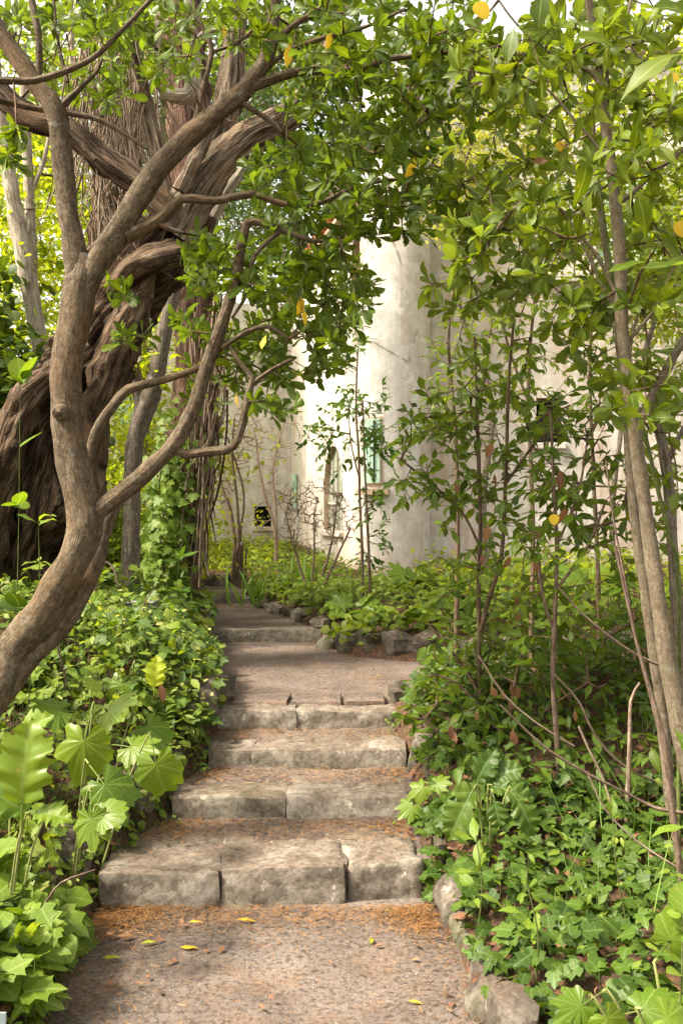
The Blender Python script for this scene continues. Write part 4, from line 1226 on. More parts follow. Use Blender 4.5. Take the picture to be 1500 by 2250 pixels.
slim('pale forked trunk in the gap behind the leaning tree', [[(290, 1090, 19), (293, 1010, 19), (305, 940, 20), (330, 870, 22), (345, 815, 18), (365, 720, 16), (388, 600, 14), (395, 480, 12)], [(312, 930, 12), (306, 880, 13), (300, 840, 12), (290, 780, 9), (270, 700, 7)]], 7.0, 'grey_bark',
     [(300, 760, 70, 120, 16, 6.9, 7.6)], SH_SMALL, MT['bright_leaf'], .05, .09, 61)
slim('slender light-grey stem close behind the big leaning trunk', [[(200, 1130, 15), (208, 950, 15), (205, 850, 13), (225, 700, 10), (232, 600, 8)]], 6.9, 'grey_bark', None, None, None, 0, 0, 62)
slim('leftmost pale thin trunk before bright foliage', [[(100, 840, 17), (92, 780, 18), (74, 680, 19), (50, 550, 19), (26, 420, 17), (10, 300, 15), (-10, 150, 13)]], 8.2, 'pale_bark',
     [(60, 420, 110, 180, 46, 8.4, 9.6), (60, 640, 110, 110, 30, 8.6, 9.6)], SH_SMALL, MT['bright_leaf'], .06, .1, 63)
slim('pale trunk just beside the leftmost thin one', [[(82, 760, 11), (72, 640, 13), (66, 450, 12), (58, 290, 11), (50, 100, 10)], [(66, 430, 5), (95, 360, 5), (108, 300, 4)]], 8.5, 'pale_bark',
     [(130, 420, 90, 200, 30, 8.8, 10)], SH_SMALL, MT['bright_leaf'], .06, .1, 64)
slim('thin straight pale pole of a tree behind the upright limb', [[(165, 620, 6), (160, 480, 6), (160, 330, 6), (158, 100, 6), (155, -60, 6)]], 7.6, 'pale_bark', None, None, None, 0, 0, 65)

# ---- background trees and bushes behind (each its own trunk and crown)
def bg_tree(name, label, x, y, h, blobs_, mat, n, l0, l1, seed, trunk_r=.12, bark='grey_bark', shapes=None, clump=.28):
    rng = random.Random(seed)
    b = Vector((x, y, gz(x, y) - .05))
    t = thing(name, b, label, 'tree' if 'tree' in name else 'bush', 'greenery behind the path')
    if trunk_r:
        pts = [b + Vector((rng.gauss(0, .05) * k, rng.gauss(0, .05) * k, h * k / 5)) for k in range(6)]
        geo_part('trunk', tube(pts, [trunk_r * (1 - .13 * k) for k in range(6)], 10, .2, lumps=.2, seed=seed), MT[bark], t, b)
        sd = [pts[k] for k in (2, 3, 4, 5)]
    else: sd = [b]
    cl = []
    tot = sum(r0 * r1 * r2 for _, _, _, r0, r1, r2 in blobs_)
    for cx, cy, cz, r0, r1, r2 in blobs_:
        k = max(3, int(n * r0 * r1 * r2 / tot / 46))
        for _ in range(k):
            while True:
                v = Vector((rng.uniform(-1, 1), rng.uniform(-1, 1), rng.uniform(-1, 1)))
                if .35 < v.length < 1: break
            cl.append(Vector((x + cx + v.x * r0, y + cy + v.y * r1, b.z + cz + v.z * r2)))
    tw, lines = grow(sd, cl, rng, .4, .004, .03, .05)
    geo_part('branches', tw, MT[bark], t, b, kind='stuff')
    mats = []
    for c in cl:
        s = clump * rng.uniform(.6, 1.3)
        for _ in range(rng.randint(28, 62)):
            p = c + Vector((rng.gauss(0, s), rng.gauss(0, s), rng.gauss(0, s * .55)))
            if p.z < gz(p.x, p.y) + .03: p.z = gz(p.x, p.y) + rng.uniform(.03, .3)
            mats.append(lmat(p, (rng.gauss(0, 1), rng.gauss(0, 1), rng.gauss(-.35, .5)), (rng.gauss(0, .6), rng.gauss(0, .6), 1), rng.uniform(l0, l1)))
    g = cat_geo([merge_leaves(sh, mats[i::len(shapes or SH_TINY)]) for i, sh in enumerate(shapes or SH_TINY)])
    geo_part('crown', g, MT[mat], t, b)
    return t
bg_tree('broadleaf_tree', 'bright yellow-green tree at the far left edge behind thin trunks', -4.6, 11.5, 4.5, [(0, 0, 3.6, 1.7, 1.5, 2.2), (.3, .4, 1.8, 1.6, 1.2, 1.0)], 'bright_leaf', 9000, .07, .13, 71)
bg_tree('broadleaf_tree', 'sunlit tree seen through the gap between the old trunks', -2.9, 14.5, 5, [(0, 0, 3.4, 1.5, 1.5, 2.2), (.2, -.6, 1.4, 1.3, 1, .8)], 'bright_leaf', 8000, .07, .13, 72)
bg_tree('broadleaf_tree', 'tall mid-green tree rising behind the old fork', -3.4, 18, 9, [(0, 0, 7.5, 3, 2.5, 3.6)], 'herb', 9000, .1, .17, 73, .2)
bg_tree('broadleaf_tree', 'tall dark evergreen between the fork and villa roof', -.9, 18.5, 9, [(0, 0, 7.2, 1.8, 1.6, 4.2)], 'dark_leaf', 11000, .09, .16, 74, .2, 'red_bark')
bg_tree('broadleaf_tree', 'distant pale-green tree high over the left corner', -7.5, 19, 9, [(0, 0, 7, 3, 2.5, 4)], 'bright_leaf', 8000, .1, .18, 75, .2)
bg_tree('leafy_bush', 'dense shaded bush with rounded leaves at the left edge', -2.95, 7.9, .8, [(0, 0, 1.6, .55, .6, 1.0)], 'herb_dark', 3400, .06, .11, 76, 0, shapes=SH_ROUND, clump=.18)
bg_tree('leafy_bush', 'lime-green undergrowth bush behind the second stem', -2.1, 9.6, .8, [(0, 0, .55, .8, .7, .6)], 'bright_leaf', 5000, .05, .09, 77, 0, shapes=SH_SMALL, clump=.2)
bg_tree('leafy_bush', 'sunlit low bush left of the ivy-clad trunk', -2.0, 8.2, .6, [(0, 0, .4, .42, .5, .4)], 'herb', 2000, .05, .09, 78, 0, shapes=SH_SMALL, clump=.15)
bg_tree('leafy_bush', 'yellow-green bush far behind the vine tangle', -3.2, 12.5, 1, [(0, 0, .9, 1.2, .8, .9)], 'bright_leaf', 4000, .06, .1, 79, 0, shapes=SH_SMALL, clump=.25)
if 0: bg_tree('leafy_bush', 'dark bush low at the left frame edge below broad leaves', -1.95, 5.5, .6, [(0, 0, .35, .35, .45, .4)], 'herb_dark', 1500, .05, .09, 80, 0, shapes=SH_ROUND, clump=.14)
bg_tree('small_tree', 'pale sunlit small-leaved tree before the upper villa wall', 1.35, 8.9, 4.4, [(.1, 0, 4.35, .55, .45, .75), (-.25, 0, 3.7, .4, .4, .4), (.5, .1, 3.6, .35, .3, .4)], 'olive_leaf', 5200, .035, .065, 81, .035, shapes=SH_SMALL, clump=.16)
bg_tree('small_tree', 'fine-leaved sunlit tree veiling the upper right wall', 2.5, 8.9, 4.2, [(0, 0, 4.6, .9, .4, .8), (-.4, 0, 3.6, .6, .4, .6), (.4, 0, 3.2, .5, .4, .6)], 'bright_leaf', 5600, .04, .075, 84, .03, shapes=SH_SMALL, clump=.17)
bg_tree('small_tree', 'bright green tree at the right edge beside the villa', 3.6, 9.2, 4.2, [(0, 0, 3.4, .9, .8, 1.5)], 'bright_leaf', 5000, .05, .09, 82, .06, shapes=SH_SMALL, clump=.22)

def knot(x, y, d, r, parent, b, mat='smooth_bark'):
    c = P(x, y, d); rr = r / F * d
    g = tube([c + Vector((0, .02, 0)), c + Vector((0, -.012, 0)), c + Vector((0, -.016, 0)), c + Vector((0, -.006, 0)), c + Vector((0, .01, 0))], [rr * 1.5, rr * 1.2, rr * .85, rr * .5, .001], 12, .05, rough=.1, seed=int(x))
    k = geo_part('knot', g, MT[mat], parent, b)
    a = np.linspace(0, 2 * math.pi, 13)[:-1]
    hv = [(c.x + rr * .62 * math.cos(t), c.y - .0115 - rr * .12, c.z + rr * .62 * math.sin(t)) for t in a]
    me = bpy.data.meshes.new('knot_hole'); me.from_pydata([tuple(Vector(p) - b) for p in hv], [], [list(range(12))]); me.materials.append(MT['void'])
    link('knot_hole', me, k)
tb = Vector(tree.location)
knot(131, 905, 3.625, 13, tree, tb)
# ------------------------------------------------------------------ right-hand thicket
def sapling(name, label, limbs, d, mat, seed, blob=None, shapes=None, lm=None, l0=.08, l1=.12, style='rosette', lim=300, nl=(6, 9), tw_mat='twig', sides=12, gap=.04, group='thicket stems beside the path', cat='tree', sag=0, both=False, start=.25, jitter=.02, r0=.0022, rs=1.0):
    global seeds
    rng = random.Random(seed)
    x, y = limbs[0][0][:2]; dd = limbs[0][0][3] if len(limbs[0][0]) > 3 else d
    b = P(x, y, dd); b.z = gz(b.x, b.y) - .03
    t = thing(name, b, label, cat, group)
    seeds = []
    for i, l in enumerate(limbs):
        l = list(l)
        if i == 0 and P(l[0][0], l[0][1], dd).z > b.z + .02: l.insert(0, (l[0][0], 1125 + (CAMZ - b.z) * F / dd + 15, l[0][2] * 1.15, dd))
        limb('trunk' if i == 0 else 'branch', l, d, sides if l[0][2] > 9 else 7, mat, t, b, step=.06, seed=seed + i, rs=rs)
    mats = []
    if blob:
        tw, lines = grow(seeds, blobs(blob, rng), rng, .09 if style != 'none' else .06, r0, .009 if style != 'none' else .007, jitter, sag=sag)
        geo_part('twigs', tw, MT[tw_mat], t, b, kind='stuff')
        for ln in lines:
            if style == 'rosette':
                mats += rosette(ln[-1], ln[-1] - ln[-2], rng.randint(*nl), l0, l1, rng)
                if len(ln) > 3 and rng.random() < .4: mats += along(ln, rng, l0 * .8, l1 * .9, .08, .5)
            elif style == 'along': mats += along(ln, rng, l0, l1, gap, start, both=both)
        if mats: leafy(t, b, shapes, mats, lm, lim, rng=rng)
    return t, b, rng

t, b, rng = sapling('sapling', 'tall straight sapling trunk with long leaf rosettes at the right', [
    [(1530, 1760, 40), (1502, 1640, 36), (1470, 1480, 32), (1447, 1330, 28), (1428, 1200, 26), (1405, 1040, 24), (1385, 880, 23), (1366, 720, 22), (1360, 560, 22), (1351, 450, 21), (1340, 350, 19), (1326, 250, 18), (1310, 130, 16), (1292, 0, 14), (1275, -120, 12)],
    [(1352, 450, 14), (1385, 425, 12), (1440, 375, 10), (1510, 322, 9)], [(1345, 315, 8), (1395, 300, 7), (1450, 268, 6), (1520, 262, 5)],
    [(1318, 215, 8), (1300, 160, 7), (1200, 112, 5), (1130, 48, 4), (1095, 0, 3)], [(1322, 210, 8), (1345, 120, 8), (1372, 60, 6), (1390, -20, 5)],
    [(1335, 350, 6), (1250, 250, 5), (1200, 195, 4), (1130, 160, 3)], [(1300, 150, 5), (1340, 60, 5), (1420, 150, 4), (1425, 170, 3)],
    [(1350, 640, 8), (1310, 560, 7), (1275, 520, 6), (1240, 470, 4)], [(1372, 760, 8), (1430, 690, 6), (1490, 640, 5)]],
    3.4, 'sapling_bark', 101,
    [(1330, 60, 190, 80, 46, 2.9, 4.4), (1420, 300, 90, 200, 42, 2.9, 4.2), (1180, 520, 150, 90, 42, 3.1, 4.2), (1080, 540, 100, 90, 26, 3.2, 4.2), (1250, 330, 120, 130, 16, 3, 3.8), (1440, 600, 80, 120, 29, 2.9, 4), (1230, 660, 170, 70, 38, 3.2, 4.2), (1010, 640, 70, 60, 8, 3.3, 3.8), (1130, 120, 140, 90, 38, 3, 4.2), (1100, 280, 120, 130, 35, 3.3, 4.4), (1010, 430, 80, 70, 19, 3.4, 4.3), (1300, 240, 170, 130, 35, 3.2, 4.4), (1420, 850, 90, 120, 13, 3, 3.8), (1300, -150, 300, 100, 29, 3, 4)],
    SH_OBOV + SH_ELLI + SH_LANC[:1], MT['rosette_pale'], .045, .1, 'rosette', 300, (7, 11), rs=.62)
rl = [lmat(P(x, y, 3.3), (rng.uniform(-.8, .8), 0, -.6 + rng.uniform(0, .6)), (rng.gauss(0, .4), -1, .3), s) for x, y, s in ((1205, 352, .06), (1270, 225, .05), (1225, 310, .05))]
leafy(t, b, SH_ELLI, rl, MT['dead_leaf'], 9, name='dead_leaf', rng=rng)
nl_ = [lmat(P(x, y, d_), (dx, -.2, dz), (rng.gauss(0, .3), -.7, .8), L) for x, y, d_, dx, dz, L in ((1500, 120, 2.3, -1, -.1, .15), (1255, 85, 2.6, 1, .15, .12), (1130, 60, 2.7, -.3, -1, .11), (1400, 590, 2.5, 1, .02, .14), (1345, 350, 2.9, .8, -.6, .13), (1290, 345, 2.9, -.1, -1, .13), (1180, 70, 2.8, .1, 1, .12), (1395, 420, 2.9, .4, -1, .13), (1330, 600, 2.8, .9, .35, .12), (1420, 20, 2.3, .8, .1, .14))]
leafy(t, b, SH_ELLI, nl_, MT['rosette_pale'], 20, rng=rng)
yl = [lmat(P(x, y, 3.3), (rng.uniform(-.8, .8), 0, -1), (rng.gauss(0, .4), -1, .3), s) for x, y, s in ((1045, 5, .07), (1490, 485, .06), (1482, 160, .04), (1228, 310, .035))]
leafy(t, b, SH_ROUND, yl, MT['yellow_leaf'], 9, name='yellow_leaf', rng=rng)

sapling('sapling', 'second trunk crossing close behind the tall straight sapling', [
    [(1500, 1960, 32), (1472, 1760, 30), (1450, 1540, 29), (1422, 1340, 28), (1400, 1190, 26), (1385, 1060, 24), (1372, 900, 17), (1352, 700, 16), (1340, 620, 14), (1318, 480, 11), (1305, 330, 9), (1302, 200, 7)],
    [(1395, 1010, 14), (1410, 920, 17), (1440, 850, 17), (1478, 785, 17), (1525, 715, 17)], [(1362, 700, 14), (1320, 620, 12), (1295, 570, 8), (1270, 520, 5)]],
    3.65, 'sapling_bark', 111, [(1330, 760, 140, 110, 10, 3.5, 4.4), (1460, 950, 60, 160, 8, 3.4, 4)], SH_OBOV + SH_ELLI, MT['rosette_pale'], .05, .1, 'rosette', 160, rs=.44)
sapling('sapling', 'forked trunk farthest right behind the crossing saplings', [
    [(1500, 1500, 22), (1480, 1250, 20), (1465, 1040, 20), (1445, 930, 18), (1440, 880, 17), (1480, 780, 16), (1540, 700, 15)],
    [(1462, 1030, 10), (1490, 960, 9), (1530, 900, 8)], [(1445, 900, 12), (1415, 800, 10), (1440, 690, 9), (1470, 560, 8)]],
    4.2, 'grey_bark', 121, [(1460, 780, 70, 150, 14, 4, 4.8), (1440, 1100, 70, 120, 12, 4, 4.8), (1400, 560, 90, 120, 12, 4, 4.8)], SH_ELLI, MT['rosette_pale'], .05, .095, 'rosette', 160, rs=.62)
sapling('green_shoot', 'thin green shoot rising beside the sapling trunks', [[(1490, 1300, 8), (1470, 1180, 8), (1445, 1080, 8), (1420, 970, 7), (1390, 850, 6), (1350, 640, 6), (1325, 470, 5), (1310, 380, 4)]], 3.45, 'green_twig', 126, cat='shoot', rs=.6)
sapling('cane', 'straight reddish cane at the lower right edge', [[(1497, 1940, 8), (1478, 1800, 8), (1462, 1650, 7), (1440, 1560, 5), (1400, 1420, 4), (1350, 1200, 3)]], 3.1, 'red_twig', 127, cat='cane')

# laurel bush in the middle of the thicket
t, b, rng = sapling('laurel_bush', 'dark glossy-leaved laurel on thin stems right of the path', [
    [(1058, 1690, 5.8), (1056, 1560, 5.8), (1052, 1415, 5.8), (1075, 1310, 5.0), (1098, 1240, 5.0), (1106, 1150, 4.3), (1112, 1000, 4.3), (1116, 850, 3.6), (1128, 700, 2.9)],
    [(1056, 1450, 5.2, 4.6), (1050, 1300, 5.2, 4.6), (1055, 1150, 4.5, 4.6), (1050, 1000, 4.5, 4.6), (1046, 860, 3.2, 4.6), (1042, 740, 2.6, 4.6)],
    [(1058, 1560, 4.3), (1040, 1500, 4.3), (990, 1430, 3.6), (940, 1370, 2.9)], [(1053, 1200, 3.6), (1010, 1120, 2.9), (930, 1050, 2.9), (880, 1010, 2.2)], [(1112, 1060, 3.6), (1170, 980, 2.9), (1230, 920, 2.2)]],
    4.5, 'twig', 131,
    [(1000, 1000, 143, 99, 40, 4.3, 5), (940, 910, 99, 66, 21, 4.3, 4.9), (1010, 860, 88, 121, 32, 4.4, 5), (1100, 800, 99, 99, 27, 4.3, 5), (1150, 950, 132, 121, 40, 4.2, 5), (950, 1080, 88, 55, 16, 4.3, 4.8), (1090, 1130, 132, 99, 32, 4.3, 5), (1010, 1260, 99, 66, 16, 4.3, 4.8), (1110, 1330, 143, 99, 21, 4.2, 4.8), (980, 1430, 88, 99, 18, 4.3, 4.8)],
    SH_ELLI, MT['laurel_leaf'], .055, .09, 'along', 300, gap=.03)
dl = [lmat(P(x, y, 4.3), (rng.uniform(-.3, .3), rng.uniform(-.2, .2), -1), (rng.gauss(0, .4), -1, .1), s) for x, y, s in
      ((1072, 1150, .09), (1120, 1220, .07), (1178, 1250, .07), (1060, 1215, .06), (1083, 1350, .05), (1135, 1310, .05), (1120, 1400, .06), (1080, 970, .08), (1085, 1040, .07), (1135, 1330, .08), (1000, 1060, .05))]
leafy(t, b, SH_ELLI, dl, MT['dead_leaf'], 20, name='dead_leaf', rng=rng)

t, b, rng = sapling('laurel_bush', 'laurel with hanging brown leaves nearest the sapling trunks', [
    [(1230, 1760, 5.8), (1222, 1620, 5.8), (1214, 1500, 5.8), (1218, 1350, 5.0), (1222, 1200, 4.3), (1215, 1050, 3.6), (1208, 900, 2.9)],
    [(1220, 1400, 3.6), (1190, 1300, 3.6), (1180, 1180, 2.9)], [(1218, 1300, 3.6), (1290, 1200, 3.6), (1330, 1100, 2.9)], [(1222, 1200, 2.9), (1270, 1080, 2.9), (1290, 960, 2.2)]],
    4.0, 'red_twig', 141,
    [(1250, 960, 121, 121, 35, 3.8, 4.6), (1300, 1100, 110, 121, 35, 3.8, 4.6), (1200, 1130, 99, 99, 24, 3.8, 4.5), (1270, 1270, 121, 99, 27, 3.7, 4.5), (1180, 1340, 99, 88, 21, 3.8, 4.4), (1310, 840, 88, 99, 18, 3.8, 4.5)],
    SH_ELLI, MT['laurel_leaf'], .055, .09, 'along', 300, gap=.03)
dl = [lmat(P(x, y, 3.85), (rng.uniform(-.3, .3), rng.uniform(-.2, .2), -1), (rng.gauss(0, .4), -1, .1), s) for x, y, s in
      ((1228, 1030, .09), (1240, 1110, .10), (1185, 1150, .06), (1175, 1230, .06), (1125, 1600, .08), (1260, 1560, .05))]
leafy(t, b, SH_ELLI, dl, MT['dead_leaf'], 20, name='dead_leaf', rng=rng)
leafy(t, b, SH_ROUND, [lmat(P(1215, 1130, 3.85), (.1, 0, -1), (0, -1, .2), .045)], MT['yellow_leaf'], 5, name='yellow_leaf', rng=rng)

t, b, rng = sapling('laurel_bush', 'low shaded laurel thicket behind the right edging stones', [
    [(1130, 1720, 4.3), (1120, 1600, 4.3), (1130, 1500, 3.6), (1150, 1420, 2.9)], [(1125, 1650, 3.6), (1060, 1560, 2.9), (1000, 1500, 2.9), (950, 1480, 2.2)], [(1125, 1640, 3.6), (1200, 1560, 2.9), (1290, 1500, 2.9)], [(1125, 1690, 3.6), (1000, 1640, 2.9), (930, 1580, 2.9)]],
    4.3, 'twig', 151,
    [(1000, 1560, 121, 99, 45, 4.1, 5), (1130, 1520, 143, 110, 48, 4.1, 5.2), (1280, 1520, 143, 121, 45, 4, 5.2), (960, 1640, 66, 55, 16, 4.2, 4.7), (1150, 1650, 132, 66, 27, 4, 4.6), (1330, 1640, 110, 77, 24, 3.9, 4.6), (1400, 1380, 88, 121, 24, 4.4, 5.4), (1130, 1440, 198, 55, 27, 4.4, 5.2)],
    SH_ELLI, MT['laurel_leaf'], .06, .1, 'along', 300, gap=.032, group='thicket stems beside the path')
dl = [lmat(P(x, y, 4.1), (rng.uniform(-.5, .5), rng.uniform(-.2, .2), -1), (rng.gauss(0, .5), -1, .2), rng.uniform(.05, .08)) for x, y in
      ((1120, 1500), (1105, 1515), (1135, 1505), (1122, 1530), (1078, 1505), (990, 1590), (1000, 1605), (1048, 1560))]
leafy(t, b, SH_ELLI, dl, MT['dead_leaf'], 20, name='dead_leaf', rng=rng)
leafy(t, b, SH_ROUND, [lmat(P(1047, 1625, 4.2), (.1, 0, -1), (0, -1, .2), .05), lmat(P(1080, 1645, 4.2), (.5, 0, -1), (0, -1, .2), .04)], MT['yellow_leaf'], 5, name='yellow_leaf', rng=rng)


# airy saplings veiling the villa wall
for lab, stem_, d_, bl, sd_ in (
        ('airy sapling nearest the turret, rising behind the laurel', [[(1000, 1430, 6), (1005, 1200, 5), (1000, 950, 4), (985, 750, 3), (1000, 600, 2)], [(1003, 1000, 3), (1060, 850, 3), (1080, 700, 2)]], 5.7, [(985, 780, 70, 110, 22, 5.4, 6.2), (1050, 660, 90, 80, 26, 5.4, 6.2), (1070, 820, 60, 90, 18, 5.4, 6), (960, 920, 60, 60, 10, 5.4, 6)], 181),
        ('airy sapling veiling the middle of the villa wall', [[(1165, 1450, 6), (1170, 1150, 5), (1160, 850, 4), (1175, 600, 3), (1160, 420, 2)], [(1165, 900, 3), (1110, 740, 3), (1090, 600, 2)]], 6.2, [(1160, 800, 100, 140, 34, 5.8, 6.6), (1180, 600, 110, 100, 30, 5.8, 6.6), (1140, 430, 100, 90, 24, 5.8, 6.6), (1060, 520, 70, 90, 16, 5.8, 6.6)], 182),
        ('airy sapling between the villa wall and the sapling trunks', [[(1320, 1500, 6), (1310, 1200, 5), (1295, 850, 4), (1300, 600, 3), (1280, 380, 2)], [(1300, 950, 3), (1370, 800, 3), (1410, 650, 2)]], 5.3, [(1300, 760, 100, 160, 40, 5, 5.8), (1280, 500, 110, 120, 34, 5, 5.8), (1410, 760, 80, 150, 30, 5, 5.8), (1400, 500, 90, 130, 26, 5, 5.8), (1440, 1000, 60, 140, 20, 5, 5.6)], 183)):
    sapling('airy_sapling', lab, stem_, d_, 'twig', sd_, bl, SH_ELLI + SH_OBOV[:1], MT['rosette_pale'], .04, .08, 'along', 200, gap=.026, group='airy saplings before the villa')

# bare reddish twigs and dry sticks crossing the lower right
def bare(label, lst, d, mat, seed, name='bare_twig', cat='twig', group='bare twigs crossing the thicket'):
    pts = pts_of(lst, d)
    b = pts[-1].copy()
    rads = [(t[2]) / F * (t[3] if len(t) > 3 else d) for t in lst]
    o = geo_part(name, tube(pts, rads, 6, .06, lumps=.25, rough=.1, seed=seed), MT[mat], None, b)
    o.location = b
    return tag(o, label, cat, group)
bare('long reddish twig slanting down to the lower right corner', [(1098, 1548, 1.9), (1140, 1590, 2.5), (1200, 1645, 3.1), (1290, 1700, 3.7), (1370, 1740, 3.7), (1440, 1775, 4.3), (1530, 1790, 5.0, 3.3)], 3.5, 'red_twig', 1)
bare('dark reddish twig meeting the sapling trunk above the side path', [(1225, 1290, 1.9), (1280, 1350, 2.5), (1340, 1400, 3.1), (1400, 1440, 3.7), (1450, 1462, 3.7)], 3.6, 'red_twig', 2)
bare('greyish forked stick standing among the laurel leaves', [(1405, 1500, 2.5), (1385, 1540, 3.7), (1382, 1640, 5.0), (1378, 1740, 5.6), (1375, 1830, 6.2)], 3.7, 'dry_twig', 3)
bare('thin bare twig arching past the grey stick', [(1215, 1480, 1.9), (1270, 1540, 2.5), (1310, 1620, 3.1), (1380, 1690, 3.1), (1500, 1740, 3.7)], 3.8, 'red_twig', 4)
bare('pale stick leaning low over the ivy', [(1290, 1700, 1.9), (1330, 1780, 2.5), (1400, 1850, 2.5), (1500, 1915, 3.1)], 3.2, 'dry_twig', 5)
bare('orange-brown twig hugging the sapling trunk', [(1330, 1010, 1.6), (1345, 1130, 1.9), (1375, 1290, 2.5), (1400, 1420, 2.5), (1430, 1540, 3.1), (1470, 1700, 3.1)], 3.5, 'red_twig', 6)
bare('short broken stick pointing up near the grey fork', [(1270, 1595, 2.5), (1290, 1640, 3.1), (1320, 1700, 3.1), (1340, 1760, 3.1)], 3.6, 'dry_twig', 7)
bare('diagonal brown twig behind the laurel stems', [(1050, 1440, 1.9), (1110, 1530, 2.5), (1180, 1590, 2.5), (1260, 1640, 3.1)], 4.0, 'dry_twig', 8)

# ------------------------------------------------------------------ plants near the villa
t, b, rng = sapling('young_tree', 'slender young tree with small dark leaves before the turret', [
    [(797, 1310, 6), (795, 1200, 6), (790, 1100, 5), (788, 1000, 5), (782, 900, 4), (785, 780, 3)], [(812, 1305, 6), (810, 1220, 6), (806, 1130, 5), (800, 1000, 4), (797, 880, 3)],
    [(789, 1050, 3), (772, 980, 3), (765, 900, 2)]], 7.7, 'twig', 161,
    [(760, 930, 70, 60, 26, 7.5, 8.1), (800, 880, 60, 50, 20, 7.5, 8.1), (770, 800, 60, 70, 16, 7.5, 8.1), (690, 960, 40, 40, 10, 7.6, 8), (810, 1130, 40, 60, 16, 7.5, 8), (830, 1210, 40, 40, 12, 7.5, 8), (740, 740, 60, 60, 14, 7.6, 8.2), (860, 970, 60, 60, 24, 7.5, 8), (815, 990, 35, 60, 18, 7.5, 8), (740, 1000, 50, 50, 10, 7.5, 8)],
    SH_ELLI, MT['small_leaf'], .05, .085, 'along', 150, gap=.03, group='young trees before the villa', rs=.55)
def bare_shrub(label, stems, d, mat, seed, blob, r0=.0022, leaves=None, name='bare_shrub', rmax=.012):
    t, b, rng = sapling(name, label, stems, d, mat, seed, blob, None, None, style='none', tw_mat=mat, group='bare shrubs before the villa', cat='shrub', jitter=.014, r0=r0 * .95, rs=.95)
    if leaves:
        m = [lmat(P(x + rng.gauss(0, s), y + rng.gauss(0, s), d + rng.gauss(0, .2)), (rng.gauss(0, 1), rng.gauss(0, 1), rng.gauss(-.3, .5)), (rng.gauss(0, .5), rng.gauss(0, .5), 1), rng.uniform(.03, .06)) for x, y, s, n in leaves for _ in range(n)]
        leafy(t, b, SH_SMALL, m, MT['bright_leaf'], 20, rng=rng, minpx=9)
bare_shrub('leafless twiggy bush in front of the arched window', [[(672, 1290, 3.3), (655, 1235, 2.8), (640, 1180, 2.2), (625, 1120, 1.7)], [(700, 1290, 3.3), (722, 1220, 2.8), (735, 1150, 2.2), (740, 1090, 1.7)], [(712, 1285, 3.3), (742, 1220, 2.8), (770, 1160, 2.2)], [(685, 1290, 2.8), (690, 1210, 2.2), (690, 1130, 1.7)]],
           8.8, 'red_twig', 171, [(650, 1100, 50, 50, 135, 8.6, 9.1), (700, 1110, 60, 60, 177, 8.6, 9.1), (750, 1140, 40, 60, 105, 8.6, 9.1), (670, 1170, 60, 40, 82, 8.6, 9.1)], r0=.0035)
bare_shrub('dark many-stemmed bare tree beside the topmost step', [[(518, 1270, 5.5), (516, 1190, 4.4), (506, 1120, 3.9), (488, 1070, 2.8), (478, 1020, 2.2)], [(524, 1270, 5.0), (525, 1180, 4.4), (520, 1090, 3.3), (510, 1000, 2.8), (515, 920, 2.2)], [(530, 1268, 3.9), (528, 1180, 3.3), (535, 1080, 2.8), (500, 960, 2.2)]],
           10.4, 'twig', 172, [(500, 1000, 40, 60, 70, 10.2, 10.7), (530, 980, 30, 80, 61, 10.2, 10.7), (490, 1080, 25, 40, 35, 10.2, 10.6)], r0=.004)
bare_shrub('tall thin leggy shrub before the small dark window', [[(606, 1235, 4.4), (604, 1160, 3.9), (585, 1100, 3.3), (570, 1030, 2.8), (562, 960, 2.2)], [(610, 1230, 3.3), (606, 1120, 3.3), (600, 1040, 2.8), (612, 970, 2.2), (625, 930, 1.7)]],
           11.6, 'dry_twig', 173, [(570, 950, 50, 60, 90, 11.3, 12), (620, 960, 40, 60, 70, 11.3, 12), (600, 1050, 40, 50, 41, 11.3, 11.9), (560, 1160, 20, 60, 26, 11.3, 11.8)], r0=.0035, leaves=[(570, 1135, 14, 26), (580, 1190, 16, 22), (575, 950, 35, 40), (620, 960, 30, 30)])

# posts by the bare tree
base = P(525, 1272, 10.3); base.z = gz(base.x, base.y)
st = thing('tree_stake', base, 'dark wooden stakes bound to the bare tree trunk', 'stake')
for k, (x, w, h) in enumerate(((512, 4, .34), (521, 4, .4), (530, 4, .42), (539, 2, .36))):
    q = P(x, 1272, 10.25 + .03 * k)
    geo_part('stake', tube([Vector((q.x, q.y, base.z - .1)), Vector((q.x + .005, q.y, base.z + h * .5)), Vector((q.x + .01, q.y, base.z + h)), Vector((q.x + .01, q.y, base.z + h + .002))], [w / F * 10.3, w / F * 10.3, w / F * 10.2, .001], 8, .1, rough=.05, seed=k), MT['twig'], st, base)

# ------------------------------------------------------------------ broad-leaved acanthus plants
def acanthus(label, x, d, n, l0, l1, seed, mat='acanthus', lean=(0, -.25), h0=.0, upright=.55, z=None, group='broad-leaved acanthus plants', shapes=None):
    rng = random.Random(seed)
    b = Vector((x, d, gz(x, d) if z is None else z))
    t = thing('acanthus_plant', b, label, 'plant', group)
    shp = shapes or SH_ACAN + SH_PALM
    mats = []
    for k in range(n):
        a = k * 2.39996 + rng.uniform(-.3, .3)
        el = rng.uniform(.15, 1.0) * upright + .15
        dv = Vector((math.cos(a) * math.cos(el) + lean[0], math.sin(a) * math.cos(el) + lean[1], math.sin(el) * 1.1))
        nr = Vector((lean[0] * 1.2 + rng.gauss(0, .25), lean[1] * 1.6 + rng.gauss(0, .25), 1.0))
        mats.append(lmat(b + Vector((rng.gauss(0, .03), rng.gauss(0, .03), h0)), dv, nr, rng.uniform(l0, l1)))
    leafy(t, b, shp, mats, MT[mat], 300, rng=rng)
    return t, b
